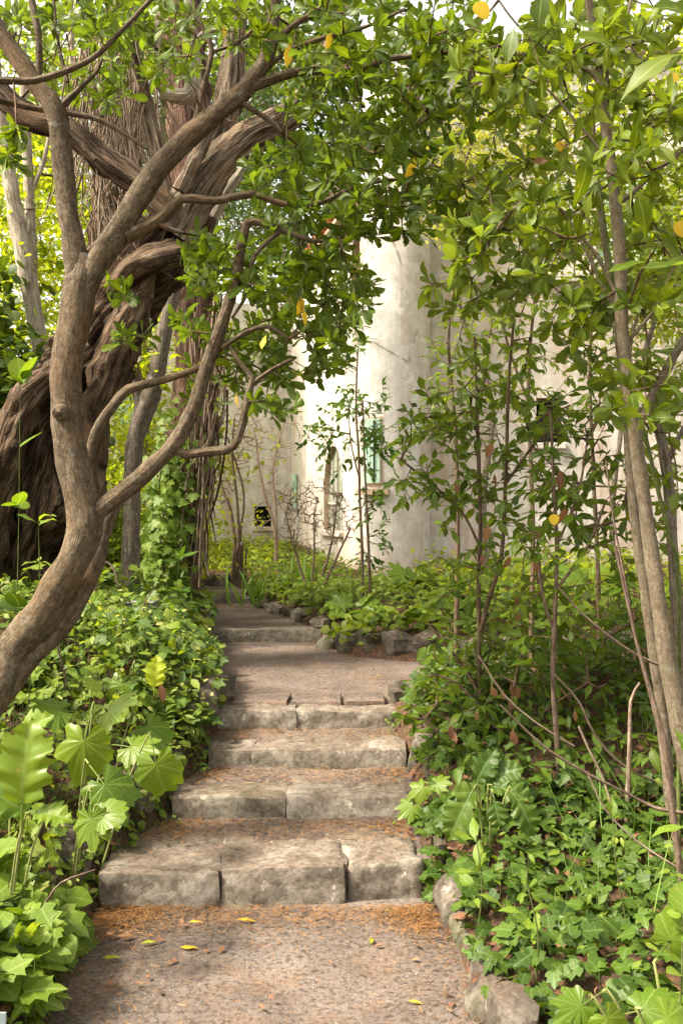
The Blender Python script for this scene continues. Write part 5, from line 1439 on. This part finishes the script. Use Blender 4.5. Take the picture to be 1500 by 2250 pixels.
def acanthus_px(label, leaves, seed, mat='acanthus', base=None, shapes=None):
    """a plant whose leaves are set one by one: (x, y of the blade middle, d, length, stem direction in the picture degrees, towards viewer, tilt)"""
    rng = random.Random(seed)
    bx, bd = base
    b = Vector((bx, bd, gz(bx, bd)))
    t = thing('acanthus_plant', b, label, 'plant', 'broad-leaved acanthus plants')
    mats = []
    for x, y, d, L, ang, fw, nz in leaves:
        a = math.radians(ang)
        dv = Vector((math.sin(a), -fw, math.cos(a))).normalized()
        c = P(x, y, d)
        nr = Vector((rng.gauss(0, .15), -1, nz))
        M = lmat(c - dv * L * .8, dv, nr, L)
        mats.append(M)
    leafy(t, b, shapes or SH_ACAN, mats, MT[mat], 300, rng=rng)
    gs = []
    for M in mats:
        p = Vector(M[:3, 3]); dv = Vector(M[:3, 1])
        q = Vector((b.x * .6 + p.x * .4, b.y * .5 + p.y * .5, b.z))
        gs.append(tube([q, q * .4 + p * .6 + Vector((0, 0, .04)), p, p + dv * .12], [.0045, .004, .0035, .003], 5, .06))
    for g in gs: geo_part('leaf_stalk', g, MT['stalk'], t, b)
acanthus_px('big pale acanthus at the left edge with a ribbed upright leaf', [(52, 1690, 2.9, .24, 4, .1, .15), (110, 1785, 2.9, .12, 80, .5, 1.4), (20, 1760, 3.0, .16, -50, .3, .6), (60, 1600, 3.3, .16, 40, .5, 1)], 201, base=(-1.05, 2.95), shapes=SH_ACAN[:1])
acanthus_px('large-lobed acanthus spreading over the bank by the steps', [(180, 1640, 3.4, .20, 190, .4, .9), (235, 1730, 3.2, .17, 130, .6, 1.1), (345, 1690, 3.5, .17, 165, .3, .5), (290, 1640, 3.6, .15, 90, .5, 1.2), (240, 1560, 3.8, .18, 60, .6, 1.3), (200, 1800, 3.1, .13, 170, .5, .8), (330, 1600, 3.8, .15, 120, .7, 1.3), (130, 1560, 3.7, .16, -80, .6, 1.3), (225, 1790, 3.1, .12, 60, .5, 1.0)], 202, base=(-1.0, 3.55), shapes=SH_PALM)
acanthus_px('yellowing acanthus plant halfway up the left bank', [(300, 1480, 4.6, .17, 70, .7, 1.4), (270, 1510, 4.4, .17, 200, .6, 1.2), (360, 1530, 4.5, .15, 120, .6, 1.2), (330, 1390, 5.2, .17, 80, .8, 1.6), (200, 1500, 4.5, .16, -60, .7, 1.4), (390, 1450, 5, .13, 60, .6, 1.3)], 203, base=(-1.0, 4.6), shapes=SH_PALM)
o = thing('yellow_acanthus', P(345, 1500, 4.3), 'single yellow-green acanthus leaf standing up from the bank', 'leaf')
ol = P(345, 1500, 4.3)
leafy(o, ol, [SH_ACAN[0]], [lmat(P(338, 1530, 4.3), (.1, -.1, 1), (.2, -1, .3), .13)], MT['lime_leaf'], 3, rng=random.Random(2))
leafy(o, ol, SH_ELLI, [lmat(P(352, 1500, 4.28), (.25, -.2, -1), (.3, -1, .3), .09)], MT['dead_leaf'], 3, name='withered_leaf', rng=random.Random(2))
k = 300
for lab, x, d, n, l0, l1 in (
        ('acanthus at the left frame edge below the leaning trunk', -1.55, 4.4, 8, .14, .22), ('acanthus deep in the left bank under the second stem', -1.35, 5.3, 8, .13, .2),
        ('small acanthus beside the pale box on the bank', -1.25, 6.1, 8, .12, .18), ('acanthus hugging the mossy stones by the concrete step', -1.35, 7.1, 7, .1, .16)):
    k += 1; acanthus(lab, x, d, n, l0, l1, k, lean=(.15, -.35), h0=.05)
for lab, x, d, n, l0, l1 in (
        ('acanthus nearest the corner of the low stone wall', .08, 7.35, 9, .13, .2), ('leafy acanthus second along the low stone wall', .4, 7.15, 10, .15, .24), ('acanthus clump below the turret base', .62, 8.3, 11, .17, .26),
        ('broad acanthus clump before the laurel stems', .85, 7.2, 10, .15, .25), ('tall acanthus between turret and laurel', 1.15, 8.0, 11, .18, .28), ('acanthus filling the bed behind the laurel', 1.5, 7.3, 10, .15, .24),
        ('sunlit acanthus farther right behind the thicket', 2.0, 7.6, 11, .16, .26), ('sunlit acanthus near the villa wall at the right', 1.8, 8.8, 11, .18, .28), ('rightmost acanthus of the bed', 2.6, 7.4, 10, .16, .25),
        ('pale acanthus tuft before the arched window', -.1, 8.5, 8, .12, .18), ('small acanthus beside the upper path stones', -.28, 8.2, 7, .1, .15), ('low acanthus against the turret foot', .25, 9.2, 9, .13, .2)):
    k += 1; acanthus(lab, x, d, n, l0, l1, k, mat='acanthus', lean=(-.05, -.3), h0=.06)
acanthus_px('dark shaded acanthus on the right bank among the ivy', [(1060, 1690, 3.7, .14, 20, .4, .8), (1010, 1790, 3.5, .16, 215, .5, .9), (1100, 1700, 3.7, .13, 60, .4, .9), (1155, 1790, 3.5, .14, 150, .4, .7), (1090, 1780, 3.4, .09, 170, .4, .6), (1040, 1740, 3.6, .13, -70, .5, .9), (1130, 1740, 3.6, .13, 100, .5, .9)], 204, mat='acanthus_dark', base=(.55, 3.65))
acanthus_px('small light acanthus drooping over the second step', [(905, 1770, 3.9, .1, 235, .4, .8), (925, 1730, 3.9, .09, 250, .5, 1.1), (960, 1720, 3.9, .08, 80, .5, 1)], 205, base=(.42, 3.9), shapes=SH_PALM)
acanthus_px('bright acanthus leaves in the bottom right corner', [(1275, 2210, 2.1, .09, 250, .4, .7), (1420, 2215, 2.1, .1, 60, .5, 1), (1480, 2060, 2.2, .1, 30, .3, .3), (1340, 2245, 2.05, .08, 140, .5, 1), (1475, 2240, 2.0, .09, 100, .4, .8)], 206, base=(.75, 2.1), shapes=SH_PALM)

# sword-leaved tufts beside the upper path
for lab, x, d, n, seed in (('sword-leaved tuft beside the topmost step', -.82, 9.0, 26, 1), ('small grassy tuft before the bare bush', -.35, 9.0, 18, 2)):
    rng = random.Random(seed); b = Vector((x, d, gz(x, d)))
    t = thing('iris_tuft', b, lab, 'plant', 'sword-leaved tufts')
    leafy(t, b, SH_BLADE, [lmat(b + Vector((rng.gauss(0, .09), rng.gauss(0, .07), 0)), (rng.gauss(0, .22), rng.gauss(0, .22), 1), (rng.gauss(0, 1), -1, 0), rng.uniform(.25, .42)) for _ in range(n)], MT['grass'], 60, rng=rng)

# ------------------------------------------------------------------ ground cover
def scatter(n, xf, d0, d1, rng):
    """random ground points: xf(d, rng) gives x"""
    out = []
    for _ in range(n):
        d = math.sqrt(rng.uniform(d0 * d0, d1 * d1)); x = xf(d, rng)
        out.append((x, d))
    return out
def cover(name, label, pts, hmin, hmax, shapes, mat, l0, l1, seed, lim, cat='ground cover', flat=.45, stem=True, kind=None, up=.25, face=-.35, minpx=12):
    rng = random.Random(seed)
    x, d = pts[0]; b = Vector((x, d, gz(x, d)))
    t = thing(name, b, label, cat)
    if kind: t['kind'] = kind
    mats, gs = [], []
    for x, d in pts:
        g = gz(x, d); h = rng.uniform(hmin, hmax) * (.6 + .8 * abs(noise.noise(Vector((x * 2.3, d * 2.3, seed)))))
        p = Vector((x, d, g + h))
        a = rng.uniform(0, 6.28)
        mats.append(lmat(p, (math.cos(a), math.sin(a) - .2, rng.gauss(-up, .3)), (rng.gauss(0, flat), rng.gauss(face, flat), 1), rng.uniform(l0, l1)))
        if stem and rng.random() < .35:
            gs.append(tube([Vector((x + rng.gauss(0, .03), d + rng.gauss(0, .03), g - .02)), Vector((x, d, g + h * .6)), p], [.0022, .002, .0012], 3, .2))
    if gs: geo_part('stems', cat_geo(gs), MT['green_twig'], t, b, kind='stuff')
    leafy(t, b, shapes, mats, mat if not isinstance(mat, str) else MT[mat], lim, rng=rng, minpx=minpx)
    return t
R = random.Random(77)
lx = lambda a, b_: (lambda d, r: float(XL(d)) - .01 - r.uniform(a, b_) ** 1.2)
rx = lambda a, b_: (lambda d, r: float(XR(d)) + .05 + r.uniform(a, b_))
cover('ivy_mat', 'ivy with rounded pale leaves in the lower left corner', scatter(520, lx(0, .62), 2.0, 3.2, R), .03, .24, SH_IVY + SH_ROUND[:1], 'ivy_light', .045, .12, 1, 300, 'ivy')
cover('herb_patch', 'mixed light green herbs covering the left bank beside the steps', scatter(2300, lx(0, 1.2), 2.7, 4.6, R), .02, .24, SH_SMALL + SH_ELLI + SH_ROUND[:1], 'herb', .02, .07, 2, 300)
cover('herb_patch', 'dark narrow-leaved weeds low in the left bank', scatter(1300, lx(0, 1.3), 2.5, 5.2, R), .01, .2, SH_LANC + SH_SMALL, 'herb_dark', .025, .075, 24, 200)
cover('herb_patch', 'pale greyish small leaves sprinkled over the left bank', scatter(700, lx(0, 1.4), 3.0, 6.2, R), .1, .3, SH_SMALL, 'olive_leaf', .015, .04, 25, 100)
cover('herb_patch', 'dense small-leaved herbs under the leaning trunk', scatter(3200, lx(0, 1.7), 4.3, 6.4, R), .02, .28, SH_SMALL + SH_ROUND[1:2] + SH_LANC[:1], 'herb', .025, .075, 3, 300)
cover('herb_patch', 'leafy undergrowth around the ivy-clad trunk foot', scatter(2600, lx(0, 2.2), 6.2, 8.6, R), .02, .3, SH_ROUND, 'herb', .04, .075, 4, 200)
cover('herb_patch', 'broad palmate leaves mixed into the left bank herbs', scatter(150, lx(.05, 1.3), 2.9, 6.6, R), .08, .3, SH_PALM, 'herb', .06, .12, 21, 300, minpx=8)
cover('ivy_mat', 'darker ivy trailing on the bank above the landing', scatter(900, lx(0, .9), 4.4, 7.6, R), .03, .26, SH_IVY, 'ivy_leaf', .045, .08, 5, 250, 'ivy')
cover('herb_patch', 'sunny herbs beyond the topmost step', scatter(2200, lambda d, r: -1.4 - 2.5 * r.random() + (0 if d < 10.4 else .6), 10.3, 13.8, R), .02, .25, SH_SMALL, 'bright_leaf', .05, .09, 6, 80)
cover('herb_patch', 'yellow-green herbs before the end wall of the villa', scatter(1800, lambda d, r: float(XR(min(d, 10))) + .1 + r.uniform(0, 1.2) - max(0, d - 10) * .25, 9.0, 14.0, R), .02, .22, SH_SMALL, 'herb', .045, .08, 7, 80)
cover('herb_patch', 'low green herbs between upper path stones and villa', scatter(1500, rx(.05, 1.5), 7.3, 9.6, R), .02, .22, SH_SMALL, 'herb', .04, .075, 8, 120)
cover('herb_patch', 'sunlit undergrowth behind the thicket near the villa', scatter(2600, lambda d, r: .7 + r.uniform(0, 3.6), 6.9, 9.8, R), .03, .4, SH_SMALL, 'bright_leaf', .05, .09, 9, 120)
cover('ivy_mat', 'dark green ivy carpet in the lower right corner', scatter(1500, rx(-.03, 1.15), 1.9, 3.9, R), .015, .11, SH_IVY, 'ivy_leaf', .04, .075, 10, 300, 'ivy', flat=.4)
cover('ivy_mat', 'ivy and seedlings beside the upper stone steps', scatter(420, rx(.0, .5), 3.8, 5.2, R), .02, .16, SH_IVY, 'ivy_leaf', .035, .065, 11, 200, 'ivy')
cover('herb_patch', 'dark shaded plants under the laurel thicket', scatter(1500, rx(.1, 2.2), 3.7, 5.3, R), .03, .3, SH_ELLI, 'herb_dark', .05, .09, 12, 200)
cover('herb_patch', 'small weeds dotted among the lower right ivy', scatter(260, rx(.1, 1.2), 2.0, 3.8, R), .05, .16, SH_ELLI, 'herb', .03, .06, 13, 200)
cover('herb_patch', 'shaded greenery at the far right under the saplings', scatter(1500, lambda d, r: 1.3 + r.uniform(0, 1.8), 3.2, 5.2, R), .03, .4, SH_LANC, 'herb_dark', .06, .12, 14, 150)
cover('herb_patch', 'low plants spilling over the square stones of the bed', scatter(420, lambda d, r: .0 + r.uniform(-.1, 2.3), 6.62, 7.05, R), .1, .26, SH_ROUND, 'herb', .04, .08, 22, 150)
cover('herb_patch', 'small leaves trailing over the upper path stones', scatter(260, lambda d, r: float(XR(d)) + .03 + r.uniform(0, .25), 7.3, 9.6, R), .06, .2, SH_ROUND, 'herb', .035, .07, 23, 80)
cover('herb_patch', 'tiny weeds growing in the joints of the steps', [(x, d) for x, d in [(-.62, 4.4), (-.6, 4.38), (-.78, 4.05), (-.74, 4.02), (-.76, 3.98), (-.66, 4.42), (.26, 4.8), (.24, 4.78), (.28, 4.05), (.3, 4.03)] for _ in range(7) for x, d in [(x + R.gauss(0, .02), d + R.gauss(0, .02))]], .01, .05, SH_SMALL, 'grass', .015, .03, 15, 0)

rng = random.Random(88)
for k_, lab in enumerate(('dry brown stem sticking out of the left bank', 'thin dead stalk leaning over the bank herbs', 'bent dry stem near the large-lobed acanthus', 'broken dry twig low beside the lower ivy')):
    d_ = (4.4, 5.2, 3.7, 3.0)[k_]; x_ = (-1.25, -1.1, -1.15, -1.0)[k_]
    p_ = Vector((x_, d_, gz(x_, d_))); dr = Vector((rng.uniform(-.5, .5), rng.uniform(-.3, .3), rng.uniform(.5, .9)))
    o = geo_part('dead_twig', tube([p_ - dr * .03, p_ + dr * .15 + Vector((.01, 0, 0)), p_ + dr * .3, p_ + dr * .45 + Vector((.04, 0, -.03))], [.005, .0045, .004, .002], 5, .05, lumps=.2, seed=k_), MT['red_twig'], None, p_)
    o.location = p_; tag(o, lab, 'stem', 'dry stems in the bank')
# upright leafy seedlings
def seedling(label, x, y, d, h, seed, mat='herb', shapes=SH_ELLI, l0=.05, l1=.08, n=4, group='leafy seedlings'):
    rng = random.Random(seed)
    top = P(x, y, d); b = Vector((top.x + rng.gauss(0, .02), top.y, gz(top.x, top.y)))
    t = thing('seedling', b, label, 'plant', group)
    pts = [b, b.lerp(top, .5) + Vector((rng.gauss(0, .015), 0, 0)), top]
    geo_part('stem', tube(pts, [.003, .0025, .0018], 5, .06), MT['green_twig'], t, b)
    m = rosette(top, (0, -.2, 1), n, l0, l1, rng, 1.2)
    for f in (.5, .75): m += rosette(b.lerp(top, f), (0, -.1, 1), 3, l0 * .8, l1, rng, 1.35)
    leafy(t, b, shapes, m, MT[mat], 60, rng=rng)
seedling('light seedling with four leaves over the lower ivy', 1155, 1935, 2.75, .2, 1, 'ivy_light', SH_OBOV, .06, .08)
seedling('cross-leaved weed near the leaning pale stick', 1345, 1795, 3.0, .3, 2, 'herb', SH_ELLI, .05, .07)
seedling('pair-leaved seedling below the shaded acanthus', 1045, 1835, 3.1, .15, 3, 'ivy_light', SH_ELLI, .07, .09, 3)
seedling('young laurel seedling by the fourth step', 925, 1540, 4.6, .3, 4, 'laurel_leaf', SH_ELLI, .06, .09, 5)
seedling('young laurel seedling beside the second step', 985, 1640, 4.2, .3, 5, 'laurel_leaf', SH_ELLI, .06, .09, 5)
seedling('sage-coloured seedling at the ivy-clad trunk foot', 395, 1225, 7.0, .4, 6, 'small_leaf', SH_LANC, .1, .16, 7)
seedling('broad-leaved seedling against the old trunk', 85, 1140, 4.6, .4, 7, 'ivy_light', SH_ELLI, .1, .14, 5)
seedling('pale seedling leaves beside the leaning trunk foot', 45, 1330, 4.0, .3, 8, 'herb_dark', SH_ROUND, .08, .11, 5)
seedling('broad pale leaves at the left frame edge', 45, 830, 5.0, .9, 9, 'ivy_light', SH_ROUND, .1, .15, 9)

seedling('broad light leaf reaching in from the right edge', 1515, 1660, 2.5, .4, 10, 'ivy_light', SH_ELLI, .08, .12, 5)
seedling('pale broad-leaved seedling at the lower right edge', 1500, 2010, 2.2, .2, 11, 'ivy_light', SH_ROUND, .06, .08, 5)
# grass stalks at the right
rng = random.Random(9)
b = Vector((1.1, 3.2, gz(1.1, 3.2)))
t = thing('grass_tuft', b, 'thin pale grass stalks at the lower right', 'grass')
SH_STALK = [leaf_shape([(0, .006), (.4, .007), (.8, .005), (1, .001)], bb, .3) for bb in (.2, .5)]
leafy(t, b, SH_STALK, [lmat(Vector((x, y, gz(x, y))), (rng.gauss(-.1, .25), rng.gauss(0, .2), 1), (rng.gauss(0, 1), -1, 0), rng.uniform(.15, .36)) for x, y in [(rng.uniform(.75, 1.5), rng.uniform(2.8, 3.7)) for _ in range(22)]], MT['grass'], 100, rng=rng)

# ------------------------------------------------------------------ small things
base = P(300, 1370, 5.7); base.z = gz(base.x, base.y)
bx = thing('meter_box', base, 'pale weathered box half hidden in the bank greenery', 'box')
for nm, (x0, x1, y0, y1, z0, z1) in (('body', (-.09, .1, 0, .16, -.1, .16)), ('lid', (-.1, .11, -.012, .17, .161, .175)), ('door', (-.075, .085, -.012, -.001, .0, .14))):
    bm = bmesh.new(); bmesh.ops.create_cube(bm, size=1)
    for v in bm.verts: v.co = Vector((x0 + (v.co.x + .5) * (x1 - x0), y0 + (v.co.y + .5) * (y1 - y0), z0 + (v.co.z + .5) * (z1 - z0)))
    bmesh.ops.bevel(bm, geom=list(bm.edges), offset=.004, segments=1, affect='EDGES')
    me = bpy.data.meshes.new(nm); bm.to_mesh(me); bm.free(); me.materials.append(MT['pale_box']); link(nm, me, bx)
b = P(212, 1300, 6.0)
o = geo_part('bent_cane', tube([P(208, 1320, 6.0), P(212, 1270, 6.0), P(220, 1238, 6.0), P(238, 1236, 6.0), P(252, 1255, 6.0), P(260, 1290, 6.0)], [.008] * 5 + [.005], 6, .03), MT['dry_twig'], None, b)
o.location = b; tag(o, 'pale bent cane hoop standing on the bank', 'cane')
b = P(8, 2290, 2.1); b.z = gz(b.x, b.y)
pm = thing('plant_marker', b, 'small white plant marker in the bottom left corner', 'marker')
mk = P(5, 2232, 2.1)
for nm, (w, h, th, z) in (('stem', (.006, mk.z - b.z, .004, 0)), ('tag', (.016, .03, .004, mk.z - b.z - .02))):
    bm = bmesh.new(); bmesh.ops.create_cube(bm, size=1)
    for v in bm.verts: v.co = Vector((v.co.x * w, v.co.y * th - (.004 if nm == 'tag' else 0), (v.co.z + .5) * h + z))
    bmesh.ops.bevel(bm, geom=list(bm.edges), offset=.001, segments=1, affect='EDGES')
    me = bpy.data.meshes.new(nm); bm.to_mesh(me); bm.free(); me.materials.append(MT['white_plastic']); link(nm, me, pm)

# needle litter on the path, thickest against the risers and along the edges
rng = random.Random(50)
LEVEL = [(1.6, 3.52, 0.004, .012), (3.78, 4.05, .148, .012), (4.2, 4.46, .256, .012), (4.6, 4.83, .354, .01), (5.0, 7.36, .442, .02), (7.6, 9.4, .547, .02)]
mats = []
def drop(n, lev, near, edge):
    d0, d1, z, _ = LEVEL[lev]
    for _ in range(n):
        if near and rng.random() < near: d = d1 - .02 - abs(rng.gauss(0, .11)) * (1 if lev < 4 else 2)
        else: d = rng.uniform(d0, d1)
        if d < d0: continue
        xl, xr = float(XL(d)), float(XR(d))
        if rng.random() < edge:
            x = xl + abs(rng.gauss(0, .12)) if rng.random() < .55 else xr - abs(rng.gauss(0, .09))
        else: x = rng.uniform(xl, xr)
        a = rng.uniform(0, 6.28)
        mats.append(lmat((x, d, z + .010 + rng.uniform(0, .012)), (math.cos(a), math.sin(a), rng.gauss(0, .12)), (rng.gauss(0, .3), rng.gauss(0, .3), 1), rng.uniform(.012, .034)))
drop(7200, 0, .72, .62); drop(1900, 1, .7, .35); drop(1500, 2, .6, .35); drop(800, 3, .6, .35); drop(1700, 4, .1, .7); drop(500, 5, .2, .5)
# a thin scatter on top of the step stones
for (lab, z, bl) in STEPS:
    for (x0, x1, d0, d1, h, yaw) in bl:
        for _ in range(30):
            a = rng.uniform(0, 6.28)
            mats.append(lmat((rng.uniform(x0 + .03, x1 - .03), rng.uniform(d0 + .1, d1), z + h + .016), (math.cos(a), math.sin(a), 0), (rng.gauss(0, .2), rng.gauss(0, .2), 1), rng.uniform(.015, .04)))
NEED = leaf_shape([(0, .02), (.5, .045), (1, .015)], .06, .2)
lit = geo_part('needle_litter', merge_leaves(NEED, mats), MT['needle'])
lit['kind'] = 'stuff'; lit['label'] = 'orange-brown needles and bits of leaf strewn on the path'; lit['category'] = 'litter'
gs = []
for _ in range(150):
    lev = rng.choice((0, 0, 0, 0, 1, 2, 4, 4)); d0, d1, z, _q = LEVEL[lev]
    d = rng.uniform(d0, d1); x = rng.uniform(float(XL(d)), float(XR(d))); a = rng.uniform(0, 6.28); L_ = rng.uniform(.02, .08)
    q = Vector((x, d, z + .016)); v_ = Vector((math.cos(a), math.sin(a), 0)) * L_
    gs.append(tube([q, q + v_ * .5 + Vector((rng.gauss(0, .004), rng.gauss(0, .004), .003)), q + v_], [.0016, .0014, .0008], 4, .1))
o = geo_part('twig_litter', cat_geo(gs), MT['twig']); o['kind'] = 'stuff'; o['label'] = 'broken dark twigs strewn over the path'; o['category'] = 'litter'
mats = []
for _ in range(240):
    lev = rng.choice((0, 0, 0, 0, 1, 2, 4)); d0, d1, z, _q = LEVEL[lev]
    d = d1 - abs(rng.gauss(0, .35)) if rng.random() < .6 else rng.uniform(d0, d1)
    if d < d0: continue
    e = rng.random() < .85; x = (float(XL(d)) + abs(rng.gauss(0, .14)) if rng.random() < .6 else float(XR(d)) - abs(rng.gauss(0, .1))) if e else rng.uniform(float(XL(d)), float(XR(d)))
    a = rng.uniform(0, 6.28)
    mats.append(lmat((x, d, z + .016), (math.cos(a), math.sin(a), rng.gauss(0, .2)), (rng.gauss(0, .4), rng.gauss(0, .4), 1), rng.uniform(.012, .035)))
o = geo_part('leaf_crumbs', cat_geo([merge_leaves(SH_LANC[0], mats[::2]), merge_leaves(SH_SMALL[0], mats[1::2])]), MT['dead_leaf']); o['kind'] = 'stuff'; o['label'] = 'crumbled brown leaf bits scattered on path and treads'; o['category'] = 'litter'
# brown leaf litter under the ivy and on the bank
mats = []
for _ in range(1300):
    d = math.sqrt(rng.uniform(1.9 ** 2, 5.3 ** 2)); side = rng.random() < .75
    x = float(XR(d)) + .04 + rng.uniform(0, 1.4) if side else float(XL(d)) - .03 - rng.uniform(0, .5)
    a = rng.uniform(0, 6.28)
    mats.append(lmat((x, d, gz(x, d) + rng.uniform(.008, .03)), (math.cos(a), math.sin(a), rng.gauss(0, .2)), (rng.gauss(0, .4), rng.gauss(0, .4), 1), rng.uniform(.025, .065)))
g = cat_geo([merge_leaves(SH_ELLI[i], mats[i::2]) for i in range(2)])
lit = geo_part('leaf_litter', g, MT['dead_leaf'])
lit['kind'] = 'stuff'; lit['label'] = 'brown dead leaves lying under the ivy'; lit['category'] = 'litter'

# single fallen leaves on the path
def fallen(label, x, y, z, L, mat, ang, shape, group='fallen leaves on the path'):
    d = (CAMZ - z) * F / (y - 1125.0)
    p = P(x, y, d)
    a = math.radians(ang)
    o = bpy.data.objects.new('fallen_leaf', mesh_np('fallen_leaf', *shape, MT[mat]))
    o.matrix_basis = Matrix(lmat((p.x, p.y, z + .018), (math.cos(a), math.sin(a), .05), (.1, -.15, 1), L).tolist())
    COL.objects.link(o)
    tag(o, label, 'leaf', group)
E0, E1 = SH_ELLI[0], SH_LANC[0]
for args in (
        ('pale yellow oval leaf on the lower path', 395, 2094, 0, .062, 'yellow_leaf', 5, E0), ('green round leaf at the left path edge', 225, 2117, 0, .06, 'lime_leaf', 10, E0),
        ('tan triangular leaf near the right edging stones', 975, 2020, 0, .055, 'dead_leaf', 70, SH_ROUND[0]), ('long yellowish leaf standing by the right edge', 990, 2065, 0, .09, 'lime_leaf', 80, E1),
        ('thin green leaf right of the path middle', 815, 2085, 0, .06, 'lime_leaf', 85, E1), ('small orange-yellow leaf near the bottom of the path', 895, 2212, 0, .045, 'yellow_leaf', -10, E1),
        ('curled brown leaf at the bottom of the path', 580, 2230, 0, .045, 'dead_leaf', 120, E1), ('yellow leaf against the lowest step, left', 415, 2037, 0, .05, 'yellow_leaf', 15, E1),
        ('orange leaf at the foot of the lowest step', 285, 2025, 0, .06, 'dead_leaf', 60, E0), ('pale strip leaf lying left on the path', 310, 2085, 0, .06, 'lime_leaf', 30, E1),
        ('buff leaf beside the pale strip leaf', 337, 2080, 0, .05, 'dead_leaf', 45, E1), ('orange strip leaf along the left path edge', 255, 2070, 0, .07, 'dead_leaf', 20, E1),
        ('dull orange leaf left of the path middle', 365, 2130, 0, .05, 'dead_leaf', 40, E1), ('yellow-green leaf near the right block of the lowest step', 842, 2010, 0, .04, 'lime_leaf', 0, E1),
        ('orange leaf at the right path edge low down', 1065, 2225, 0, .05, 'dead_leaf', 80, E1), ('tan leaf below the right block of the lowest step', 935, 1990, 0, .06, 'dead_leaf', 30, SH_ROUND[1]),
        ('tan leaf on the tread behind the lowest step', 385, 1840, .135, .05, 'dead_leaf', 10, E0), ('yellow leaf on the right of the lowest tread', 780, 1848, .135, .04, 'lime_leaf', 60, E1),
        ('orange leaf on the second tread', 620, 1725, .25, .05, 'dead_leaf', 20, E1), ('orange leaf at the back of the third tread', 600, 1612, .35, .05, 'dead_leaf', 5, E1),
        ('orange sliver near the bottom edge of the path', 985, 2225, 0, .045, 'dead_leaf', 60, E1), ('yellow sliver in the middle of the lower path', 728, 2130, 0, .04, 'dead_leaf', 100, E1),
        ('green leaf lying on the sunny landing', 825, 1490, .45, .04, 'lime_leaf', 10, E0), ('orange leaf in the litter below the middle block', 520, 2032, 0, .07, 'yellow_leaf', 5, E1)):
    fallen(*args)
